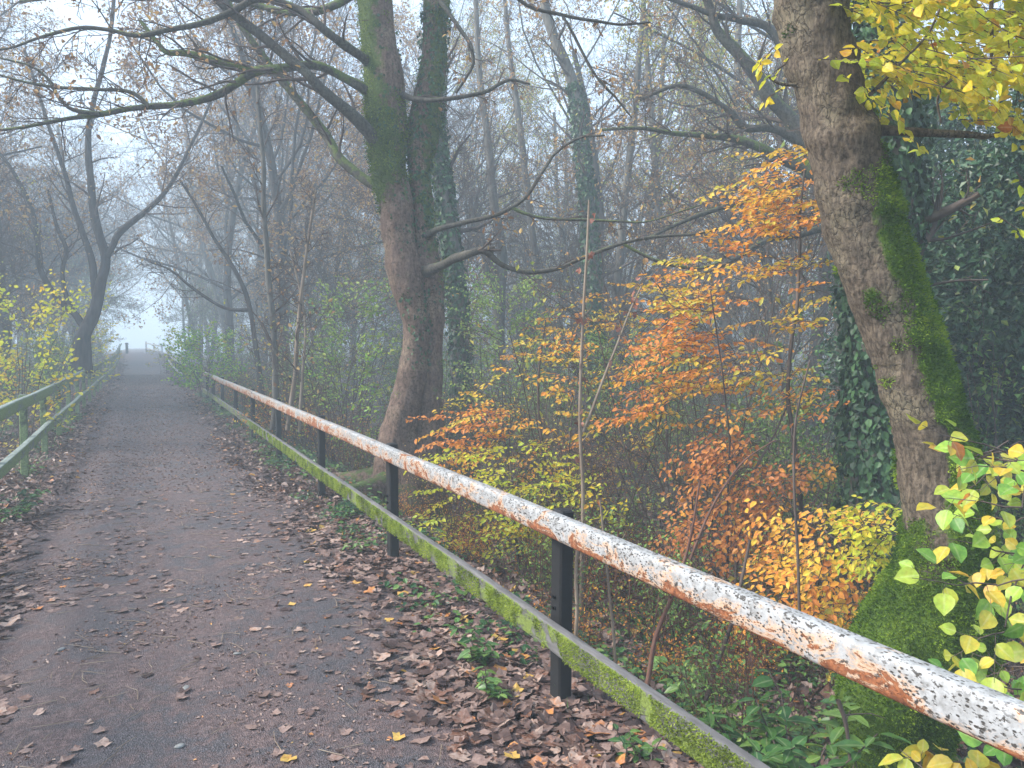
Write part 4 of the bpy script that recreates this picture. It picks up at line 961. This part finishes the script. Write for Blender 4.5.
sapling('beech_sapling', 'airy yellow beech sapling between the ivy-covered trunk and the tallest orange one', 'sapling',
        [(9.4, [(668, 520, 3), (668, 450, 2.4), (664, 380, 1.9), (668, 300, 1.2)])], sp, 'beech', .06, 77, dens=.8)
# near green and yellow sapling at the right edge
sp = [(s_[0], s_[1], s_[2], s_[3], s_[4], s_[5], s_[6]) for s_ in cloud_sprays(rg, 62, (985, 435, 1130, 760), (2.5, 3.4), (.18, .3), (150, 215), (0, .75), lambda x, y: x > 965 + 40 * abs(math.sin(y * .02)))]
sapling('hazel_sapling', 'green and yellow leafy sapling at the right edge beside the mossy trunk', 'sapling',
        [(3.0, [(1075, 1000, 6), (1068, 860, 5), (1060, 700, 4), (1050, 560, 3.2), (1055, 440, 2.4)])], sp, 'lime', .082, 78, width=.17, jit=.5, nrm=(-.5, -.6, 1), dens=.9, tr=.002, wl=.8)
sp = [(940, 790, 900, 748, 2.2, .55, .8), (960, 790, 925, 742, 2.2, .5, .8), (985, 800, 955, 755, 2.1, .55, .85), (900, 800, 880, 775, 2.2, .5, .8), (1000, 800, 1010, 768, 2.1, .5, .9), (1040, 800, 1018, 770, 2.1, .4, .8)]
sapling('hazel_sapling', 'few pale yellow-green leaves under the near end of the white rail', 'sapling',
        [(2.2, [(965, 1200, 5), (962, 1000, 4), (955, 860, 3)])], sp, 'lime', .075, 79, width=.07, jit=.4, nrm=(-.5, -.7, .8), tr=.0022)
# yellow-green shrubs behind the left railing
def shrub_at(name, label, px, py, f, wpx, hpx, matl, leafL, seed, n=60, v=(0, 1), bark='twig', group=None, dens=1.0, cat='shrub', width=.25):
    rg = random.Random(seed); stems = []
    for k in range(5):
        a = rg.uniform(-1, 1)
        stems.append((f + rg.uniform(-.3, .3), [(px + a * wpx * .1, py, 1.0 * 10 / f), (px + a * wpx * .2, py - hpx * .35, .8 * 10 / f), (px + a * wpx * .36, py - hpx * .62, .5 * 10 / f)]))
    sp = []
    for _ in range(n):
        t = math.sqrt(rg.random()); x = px + rg.gauss(0, .24) * wpx; y = py - hpx * (.12 + .88 * rg.random())
        if abs(x - px) > wpx * .5: continue
        ff = f + rg.gauss(0, .4); l = rg.uniform(.2, .45) * F / ff; a = R(rg.uniform(10, 75)); sg = 1 if x > px else -1
        sp.append((x, y, x + sg * l * math.cos(a) * .8, y - l * math.sin(a), ff, v[0], v[1]))
    sapling(name, label, cat, stems, sp, matl, leafL, seed, bark=bark, width=width, jit=.6, dens=dens, group=group)
shrub_at('shrub', 'yellow-leaved shrub at the left edge behind the green railing', 22, 450, 11.8, 120, 170, 'yellow', .085, 81, 130, (.35, .85), dens=.7)
shrub_at('shrub', 'yellow and green shrub behind the middle of the green railing', 72, 400, 23, 85, 110, 'yellow', .12, 82, 120, (.35, .9), dens=.8)
shrub_at('shrub', 'dull orange and brown shrub low behind the green railing', -10, 500, 12.5, 130, 140, 'ygreen', .065, 83, 80, (.6, 1), dens=.7)
shrub_at('shrub', 'thin yellowish bush where the green railing fades away', 92, 385, 30, 44, 58, 'ygreen', .13, 84, 70, (.2, .8))
shrub_at('bush', 'bright green bush growing through the gap between the two right-hand railings', 206, 397, 19.5, 72, 62, 'lime', .085, 85, 240, (0, .4), cat='bush')
shrub_at('bush', 'pale green bush leaning onto the far right-hand railing', 164, 374, 40, 30, 42, 'ygreen', .14, 86, 30, (.1, .7), cat='bush')
shrub_at('shrub', 'green leafy shrub left of the twin-stemmed tree', 352, 440, 12.5, 110, 150, 'green', .075, 87, 170, (.5, 1), dens=.9)
shrub_at('shrub', 'smaller yellow-green shrub close against the twin-stemmed trunk', 345, 455, 11, 70, 105, 'lime', .06, 88, 30, (.1, .45), dens=.6)
shrub_at('shrub', 'mid green shrub filling the gap right of the ivy-wrapped trunk', 505, 430, 12, 90, 150, 'green', .06, 89, 160, (.5, 1), dens=.9)
shrub_at('shrub', 'olive shrub in front of the straight ivy-covered trunk', 625, 450, 11, 120, 110, 'green', .055, 90, 150, (.4, 1), dens=.9)

# ------------------------------------------------------------------ dark holly at the right
def holly(name, label, px, f, H, rx, seed, ncl, vmax=.8):
    rs = np.random.default_rng(seed); p = W(px, 400, f); z = Hz(p.x, p.y)
    root = empty(name, (p.x, p.y, z), label, 'tree'); b, lf = MB(), MB()
    b.tube([Vector((0, 0, -.3)), Vector((0, 0, 1)), Vector((.1, 0, H * .5)), Vector((0, 0, H * .95))], [.12, .09, .06, .02], 8)
    u = rs.uniform(0, 1, ncl); zc = H * (.04 + .94 * u); rr = rx * np.sin(np.pi * np.clip(u * .8 + .17, 0, 1)) ** .6
    a = rs.uniform(0, 2 * math.pi, ncl); rad = rr * rs.uniform(.35, 1.05, ncl) ** .5
    cc = np.stack([np.cos(a) * rad, np.sin(a) * rad, zc], -1)
    cc = cc + .25 * np.stack([noise3(cc, 1.2, 1), noise3(cc, 1.2, 2), noise3(cc, 1.2, 3)], -1)
    for c in cc[::4]: b.tube([Vector((0, 0, c[2] * .8)), Vector(c * .5 + np.array([0, 0, c[2] * .45])), Vector(c)], [.015, .01, .004], 4)
    m = 55; n = ncl * m
    pp = np.repeat(cc, m, 0) + rs.normal(0, 1, (n, 3)) * np.array([.16, .16, .11])
    out = np.repeat(unit(cc * np.array([1, 1, 0]) + 1e-6), m, 0)
    lf.leaves(pp, rs.normal(0, .7, (n, 3)) + out * .5 + np.array([0, 0, -.3]), rs.normal(0, .6, (n, 3)) + out * .6 + np.array([0, 0, .8]), .085 * rs.uniform(.6, 1.2, n),
              np.clip(np.abs(rs.normal(.15, .35, n)), 0, vmax), .6, simple=True, fold=.2)
    b.build('trunk', M['bark_dark'], root); lf.build('crown', M['holly'], root)
holly('holly_tree', 'dark glossy holly filling the space right of the leaning mossy trunk', 985, 8.0, 4.7, 1.15, 95, 800)
holly('holly_tree', 'second dark evergreen at the right edge of the view', 1110, 7.5, 6.0, 1.4, 96, 700)
holly('holly_tree', 'dim holly bush low behind the ivy-smothered trunk', 925, 10.5, 6.5, 1.1, 97, 500)

# ------------------------------------------------------------------ brushy undergrowth shrubs, copied
def brush_proto(name, seed, H, nst, matl, keep, leafL, bark='twig', per=3, spread=.5):
    rg = random.Random(seed); rs = np.random.default_rng(seed)
    root = bpy.data.objects.new(name, None); C.objects.link(root); root['category'] = 'shrub'
    b, lf = MB(), MB(); tips = []
    P = dict(pts=[6, 5, 4, 3], sides=[5, 3, 3, 3], wander=[.15, .25, .3, .3], up=.02, kids=[8, 6, 4], ratio=.48, rr=.55, rmin=.0022, ang=(25, 65))
    P['from'] = [.15, .1, .1]
    for k in range(nst):
        a = rg.uniform(0, 6.28); d = Vector((math.cos(a) * spread * rg.random(), math.sin(a) * spread * rg.random(), 1)).normalized()
        branch(b, tips, rg, Vector((math.cos(a) * .25 * rg.random(), math.sin(a) * .25 * rg.random(), -.08)), d, H * rg.uniform(.6, 1.1), .011, 0, 2, P)
    tip_leaves(lf, tips, rs, per, leafL, .05, 0, 1, 0, keep=keep, simple=True)
    KIDS[root.name] = [b.build('stems', M[bark], root), lf.build('foliage', M[matl], root)]
    return root
brushes = [brush_proto('bramble_bush', 101, 1.5, 11, 'green', .55, .06, 'twig_red', 3, .9), brush_proto('twiggy_shrub', 102, 2.6, 10, 'ygreen', .3, .06, 'twig', 2, .4),
           brush_proto('twiggy_shrub', 103, 2.2, 12, 'brown', .25, .06, 'twig', 2, .6), brush_proto('leafy_shrub', 104, 2.4, 10, 'green', .95, .07, 'twig', 5, .5),
           brush_proto('bracken_clump', 105, 1.1, 12, 'beech_rust', .5, .05, 'twig_red', 3, 1.1)]
BL = ['low green bramble tangle on the leafy woodland floor', 'tall twiggy shrub with sparse yellow-green leaves among the trees', 'bare brown twiggy shrub with a few dry leaves among the trees',
      'dull green leafy shrub among the trunks of the wood', 'low rust-brown clump of dead bracken on the bank']
BG = ['brambles on the woodland floor', 'twiggy yellow-green shrubs', 'bare twiggy shrubs', 'leafy green shrubs of the understorey', 'dead bracken clumps']
rg = random.Random(55); bd = []
def put_brush(x, y, mind, wts, s0=.75, s1=1.2):
    if not in_view_x([(x, y, .5)], 120)[0]: return 0
    if any((x - a) ** 2 + (y - c) ** 2 < mind * mind for a, c in bd): return 0
    bd.append((x, y)); i = rg.choices(range(5), wts)[0]
    place(brushes[i], x, y, rg.uniform(0, 6.28), rg.uniform(s0, s1), BL[i], BG[i]); return 1
n = 0
for _ in range(5000):       # right bank, mid range
    y = rg.uniform(3.5, 26); x = rg.uniform(2.9, 22); f = project([(x, y, 0)])[2][0]
    if f < 5.2 or (x < 3.9 and f < 10.5): continue
    n += put_brush(x, y, .85, [5, 3, 3, 3, 2])
    if n > 150: break
n = 0
for _ in range(5000):       # low tangle on the bank close behind the railing
    y = rg.uniform(2.6, 9.5); x = rg.uniform(2.35, 5.2)
    if (x - 3.5) ** 2 + (y - 2.6) ** 2 < 1.1 or (x - 3.0) ** 2 + (y - 9.1) ** 2 < .5: continue
    n += put_brush(x, y, .62, [6, 1, 1, 0, 5], .35, .62)
    if n > 38: break
n = 0
for _ in range(5000):       # farther
    y = rg.uniform(8, 60); x = rg.uniform(3.2, 40); f = project([(x, y, 0)])[2][0]
    if f < 17: continue
    n += put_brush(x, y, 1.9, [2, 3, 3, 4, 0], .9, 1.5)
    if n > 75: break
n = 0
for _ in range(5000):       # tangle beside the railing beyond the twin-stemmed tree
    y = rg.uniform(10.5, 36); x = rg.uniform(2.4, 4.2)
    n += put_brush(x, y, .95, [3, 4, 4, 2, 1], .6, 1.0)
    if n > 26: break
n = 0
for _ in range(5000):       # left side
    y = rg.uniform(9, 60); x = -rg.uniform(2.1, 18)
    n += put_brush(x, y, 1.7 if y > 20 else 1.1, [4, 3, 3, 3, 1], .6, 1.0)
    if n > 48: break
for i, bpz in enumerate(brushes):
    if bpz.name not in USED: place(bpz, 7 + i, 14 + i, 0, 1, BL[i], BG[i])

# ------------------------------------------------------------------ leaf litter (stuff)
def scatter(rs, n, x0, x1, y0, y1, dens=None, m=60):
    x = rs.uniform(x0, x1, n); y = rs.uniform(y0, y1, n)
    if dens is not None: k = rs.random(n) < dens(x, y); x, y = x[k], y[k]
    z = height(x, y); P = np.stack([x, y, z], -1); k = in_view(P, m); return P[k]
def edge_d(x, y):
    P = np.stack([x, y, x * 0], -1); nz = .28 * fbm(P, .9, 31, 3)
    r = sm((x - (.95 + nz)) / .75); l = sm((-.55 + nz - x) / .6) * .62
    return np.clip(np.maximum(r, l), 0, 1)
def litter():
    rs = np.random.default_rng(8); b = MB(); VP = [.05, .15, .32, .28, .08, .09, .022, .008]
    def put(P, L, flat, lob=True, vp=None, lift=.012):
        n = len(P)
        if n == 0: return
        x = P[:, 0]
        rough = np.where(np.abs(x - .2) < .9, .4, 1.0)
        P = P + np.stack([np.zeros(n), np.zeros(n), (lift + .028 * rs.random(n) ** 2 * flat) * rough + .012], -1)
        N = np.stack([rs.normal(0, flat, n) * rough, rs.normal(0, flat, n) * rough, np.ones(n)], -1)
        D = rs.normal(0, 1, (n, 3)) * np.array([1, 1, .1])
        v = rs.choice([.02, .14, .28, .42, .56, .70, .86, 1.0], n, p=vp or [.15, .23, .20, .16, .12, .10, .028, .012]) + rs.normal(0, .03, n)
        Ls = L * rs.uniform(.5, 1.2, n)
        if lob: b.lobed(P, D, N, Ls, np.clip(v, 0, 1), rs, .45 * flat / .35)
        else: b.leaves(P, D, N, Ls, np.clip(v, 0, 1), .62, fold=.25, curl=.25)
    # thick drifts by the railing, nearest first
    put(scatter(rs, 20000, -1.6, 3.0, 1.0, 7.5, edge_d), .08, .17, True)
    put(scatter(rs, 14000, -1.6, 3.0, 1.0, 9, edge_d), .045, .4, False)
    put(scatter(rs, 26000, -2.2, 3.0, 7.5, 22, edge_d), .085, .45, False)
    put(scatter(rs, 22000, -2.4, 3.2, 20, 62, edge_d), .10, .5, False)
    # thin scatter and trodden scraps on the path
    put(scatter(rs, 420, -1, 1.5, 1.0, 9), .055, .16, True, vp=VP, lift=.004)
    put(scatter(rs, 30000, -1, 1.5, 1.0, 12, lambda x, y: np.clip(.25 + .9 * fbm(np.stack([x, y, x * 0], -1), 1.5, 77, 3), 0, 1)), .022, .12, False, vp=VP, lift=.002)
    put(scatter(rs, 1700, -1, .35, 1.0, 9, lambda x, y: np.clip(.9 - (x + .5) * 1.0, .05, 1) * (fbm(np.stack([x, y, x * 0], -1), 1.6, 78, 3) > -.1)), .06, .14, True, vp=VP, lift=.003)
    put(scatter(rs, 1500, .5, 1.5, 1.0, 9, lambda x, y: np.clip((x - .5), .03, 1)), .05, .16, True, vp=VP, lift=.003)
    put(scatter(rs, 24000, -1.1, 1.6, 9, 45), .04, .2, False, vp=VP, lift=.003)
    # woodland floor
    put(scatter(rs, 16000, 2.2, 9, .2, 13), .085, .5, True)
    put(scatter(rs, 26000, 2.5, 20, 3, 30), .09, .5, False)
    put(scatter(rs, 9000, -9, -1.5, 8, 30), .09, .5, False)
    o = b.build('leaf_litter', M['litter']); tag(o, 'brown fallen leaves drifted along the path edges and the bank', 'fallen leaves', kind='stuff')
    # fine twigs and stalks
    b = MB(); P = scatter(rs, 1500, -1.3, 6, 1.0, 9)
    for p in P:
        a = rs.uniform(0, 6.28); l = rs.uniform(.04, .2); d = np.array([math.cos(a), math.sin(a), rs.uniform(-.02, .08)]) * l
        p = p + np.array([0, 0, .018]); c = rs.normal(0, l * .08, 3) * np.array([1, 1, .3])
        b.tube([Vector(p), Vector(p + d * .5 + c), Vector(p + d)], [.0022, .0018, .001], 4)
    tag(b.build('fallen_twigs', M['twig_pale']), 'fine dead twigs and leaf stalks lying on path and bank', 'twigs', kind='stuff')
litter()
def ground_cover():
    rs = np.random.default_rng(18); b = MB(); st = MB()
    def clump_mask(x, y):
        P = np.stack([x, y, x * 0], -1); return (fbm(P, 1.1, 61, 3) > .15) * sm((x - 1.35) / .3) + (x < -1.1) * (fbm(P, 1.3, 62, 3) > .1)
    for n, reg, L, h in ((520, (1.4, 2.6, 1.8, 11), .05, .10), (520, (2.2, 5.5, .3, 8), .045, .14), (900, (3, 10, 2, 14), .06, .3), (700, (-4, -1.2, 6, 20), .06, .15), (1200, (1.6, 3.2, 7, 28), .06, .15)):
        P = scatter(rs, n * 2, *reg, clump_mask)
        for p in P:
            k = rs.integers(5, 12); a0 = rs.uniform(0, 6.28); hh = h * rs.uniform(.3, 1.3)
            a = a0 + np.arange(k) * 2.4; r_ = rs.uniform(.3, 1, k) * .09
            q = p + np.stack([np.cos(a) * r_, np.sin(a) * r_, hh * rs.uniform(.25, 1, k)], -1)
            D = np.stack([np.cos(a), np.sin(a), rs.normal(-.1, .3, k)], -1)
            b.leaves(q, D, rs.normal(0, .3, (k, 3)) + np.array([0, 0, 1]), L * rs.uniform(.6, 1.3, k), np.clip(rs.random() * .8 + rs.normal(0, .12, k), 0, 1), .62, fold=.1)
            for j in range(0, k, 3): st.tube([Vector(p), Vector((p + q[j]) / 2), Vector(q[j])], [.0018, .0015, .001], 3)
    # grass blades
    P = scatter(rs, 14000, -3, 4.5, 1, 16, lambda x, y: (fbm(np.stack([x, y, x * 0], -1), 1.6, 44, 2) > .25) * (sm((x - 1.5) / .4) + (x < -1.15)) * .8)
    n = len(P); b.leaves(P, rs.normal(0, .5, (n, 3)) + np.array([0, 0, 1]), rs.normal(0, 1, (n, 3)), .09 * rs.uniform(.5, 1.5, n), rs.uniform(.2, 1, n), .07, simple=True, curl=.3)
    b.V and tag(b.build('ground_cover', M['cover']), 'low green ivy, seedlings and grass along the foot of the railing and bank', 'ground cover', kind='stuff')
    tag(st.build('undergrowth', M['twig_red']), 'thin stalks of seedlings on the bank', 'undergrowth', kind='stuff')
ground_cover()

# leafy evergreen plants below the near rail, each a plant of its own
def plant(label, px, py, f, h, seed, nst=5, L=.085, v=(.1, .6), matl='cover', name='seedling_plant', spread=.5):
    rs = np.random.default_rng(seed); p = W(px, py, f); z = min(p.z, Hz(p.x, p.y)) if False else Hz(p.x, p.y)
    root = empty(name, (p.x, p.y, z), label, 'plant', None); st, lf = MB(), MB()
    for k in range(nst):
        a = rs.uniform(0, 6.28); q0 = np.array([0, 0, 0.]); d = np.array([math.cos(a) * spread, math.sin(a) * spread, 1]) * h * rs.uniform(.6, 1.1)
        pts = [q0 + d * t + np.array([0, 0, -.25 * h * t * t]) + rs.normal(0, .01, 3) for t in (0, .25, .5, .75, 1)]
        st.tube([Vector(q) for q in pts], [.005, .004, .0035, .003, .002], 5)
        m = int(h * 26) + 4; u = np.linspace(.25, 1, m); x = u * 4; i = np.minimum(x.astype(int), 3); P = np.array(pts); pp = P[i] + (P[i + 1] - P[i]) * (x - i)[:, None]
        an = np.arange(m) * 2.4 + a; D = np.stack([np.cos(an), np.sin(an), np.full(m, -.05)], -1) + rs.normal(0, .2, (m, 3))
        lf.leaves(pp, D, rs.normal(0, .25, (m, 3)) + np.array([0, 0, 1]), L * rs.uniform(.6, 1.2, m), np.clip(rs.uniform(*v) + rs.normal(0, .1, m), 0, 1), .48, fold=.12, hi=True)
    st.build('stems', M['twig'], root); lf.build('leaves', M[matl], root)
plant('dark green strap-leaved plant below the rail left of the mossy trunk', 800, 735, 3.0, .5, 201, 6, .11, (.2, .7), spread=.6)
plant('green leafy seedling under the white rail midway to the mossy trunk', 700, 640, 3.9, .55, 202, 6, .075, (.5, .85))
plant('glossy green plant on the bank just past the near black post', 745, 690, 3.3, .35, 203, 6, .09, (.3, .75))
plant('small green plant in the leaves at the foot of the near black post', 500, 690, 3.5, .2, 204, 5, .06, (.4, .9))
plant('broad-leaved green weed between the lower rail and the path edge', 478, 650, 3.9, .18, 205, 6, .08, (.25, .55))
plant('dark green weed at the left edge of the path', 12, 520, 7.2, .35, 206, 9, .09, (.1, .5), spread=.9)
plant('green seedling poking out beneath the lower rail', 640, 752, 3.0, .18, 207, 5, .05, (.3, .6))
plant('yellow-tipped green plant hanging near the mossy trunk base', 800, 690, 3.6, .5, 208, 6, .07, (.5, .9))
# thin dead stems
def stem(label, pts_, f, seed, bark='twig_pale', leafn=0, sidek=4, name='dead_stem'):
    rs = np.random.default_rng(seed); rg_ = random.Random(seed); root = empty(name, (0, 0, 0), label, 'plant'); b, lf = MB(), MB()
    pts, rad = pl(pts_, f); PP = catmull(pts, 6); rr = catmull([(x, 0, 0) for x in rad], 6)[:, 0]
    b.tube([Vector(p) for p in PP], list(rr), 7); tips = []
    P = dict(LP, rmin=.0016, ratio=.5, rr=.6, kids=[3, 3, 2])
    if sidek: spawn(b, tips, rg_, [Vector(p) for p in PP], list(rr), .5, 2, 3, P, sidek, .3)
    b.build('stalk', M[bark], root)
    if leafn:
        i = rs.integers(len(PP) // 3, len(PP), leafn); lf.lobed(PP[i] + rs.normal(0, .03, (leafn, 3)), rs.normal(0, .4, (leafn, 3)) + [0, 0, -1], rs.normal(0, 1, (leafn, 3)), .055 * rs.uniform(.7, 1.2, leafn), rs.random(leafn), rs, .5)
        lf.build('leaves', M['dead'], root)
stem('tall thin pale stem with withered red leaves standing in front of the orange saplings', [(581, 640, 2.4), (582, 560, 2.2), (583, 490, 2), (580, 430, 1.8), (581, 370, 1.7), (584, 300, 1.5), (587, 250, 1.3), (589, 200, 1)], 6.0, 301, leafn=16, sidek=3, name='thin_sapling')
stem('thin pale stem leaning right across the tall upright one', [(583, 432, 1.6), (592, 410, 1.5), (603, 380, 1.4), (617, 345, 1.2), (630, 311, 1), (642, 285, .8)], 6.0, 302, leafn=9, sidek=2, name='thin_sapling')
stem('reddish stick leaning under the white rail past the near post', [(645, 700, 2.6), (650, 668, 2.5), (655, 640, 2.4), (664, 615, 2.2), (674, 592, 1.9), (690, 540, 1.4), (700, 480, .9)], 3.3, 303, 'twig_red', sidek=3)
stem('thin dark stick rising beside the leafy seedling', [(706, 700, 2.6), (714, 672, 2.4), (726, 640, 2.2), (735, 610, 1.8), (750, 540, 1.4)], 3.6, 304, 'twig', sidek=4)
stem('pale upright stem just right of the near black post', [(617, 690, 1.6), (614, 640, 1.5), (610, 600, 1.4), (606, 560, 1.2), (600, 500, .9)], 3.6, 305, sidek=2)
stem('pair of pale stalks behind the near black post', [(575, 650, 2.4), (577, 610, 2), (576, 570, 1.8), (580, 520, 1.4)], 4.2, 306, sidek=4)
stem('long thin twig arching over the orange sapling by the trunk', [(800, 640, 1.6), (798, 560, 1.5), (794, 480, 1.4), (796, 420, 1.1), (810, 360, .8)], 4.6, 307, 'twig', sidek=5)
stem('bent brown stick on the slope above the white rail', [(690, 560, 1.4), (706, 520, 1.3), (722, 490, 1.1), (745, 460, .9), (775, 440, .6)], 5.2, 308, 'twig_red', sidek=5)
stem('forked twig hanging in front of the mossy trunk base', [(838, 700, 2.4), (846, 725, 2), (850, 760, 1.6)], 2.9, 309, 'twig', sidek=2)

# ------------------------------------------------------------------ pebbles on the path
def pebble(label, px, py, s, seed):
    rs = np.random.default_rng(seed); f = 1.6 * F / (py - 345); p = W(px, py, f); z = Hz(p.x, p.y) + .011
    nu, nv = 12, 8; th = np.linspace(.02, math.pi - .02, nv)[:, None]; ph = np.arange(nu)[None] * 2 * math.pi / nu
    V = np.stack([np.sin(th) * np.cos(ph) * s, np.sin(th) * np.sin(ph) * s * .62, np.cos(th) * s * .38 + 0 * ph], -1)
    V = V * (1 + .22 * noise3(V / s, 1.3, seed))[..., None]; b = MB()
    i = np.arange(nv - 1)[:, None] * nu; j = np.arange(nu)[None]; j2 = (j + 1) % nu
    b.add(V.reshape(-1, 3), np.stack([i + j, i + nu + j, i + nu + j2, i + j2], -1).reshape(-1, 4))
    o = b.build('pebble', M['stone']); o.location = (p.x, p.y, z + s * .15); o.rotation_euler = (0, 0, rs.uniform(0, 3)); tag(o, label, 'stone')
pebble('grey pointed pebble in the lower middle of the path', 186, 691, .024, 1)
pebble('small pale pebble near the left leaf drift', 61, 651, .02, 2)
pebble('brown pebble closest to the lower edge of the path', 180, 749, .024, 3)
pebble('dark stone on bare tarmac between the leaf drifts', 237, 656, .02, 4)
# every Empty stands at the foot of its own thing
KID = {}
for o in C.objects:
    if o.parent is not None: KID.setdefault(o.parent.name, []).append(o)
for o in list(C.objects):
    if o.type == 'EMPTY' and o.parent is None and o.location.length < 1e-6 and o.name in KID:
        me = KID[o.name][0].data
        if not len(me.vertices): continue
        co = np.empty(len(me.vertices) * 3, np.float32); me.vertices.foreach_get('co', co); co = co.reshape(-1, 3)
        lo = co[co[:, 2] < co[:, 2].min() + .15].mean(0); o.location = [float(v) for v in lo]
        for c in KID[o.name]: c.matrix_parent_inverse = Matrix.Translation(-o.location)
print('objects', len(C.objects), 'faces', sum(len(o.data.polygons) for o in C.objects if o.type == 'MESH'))
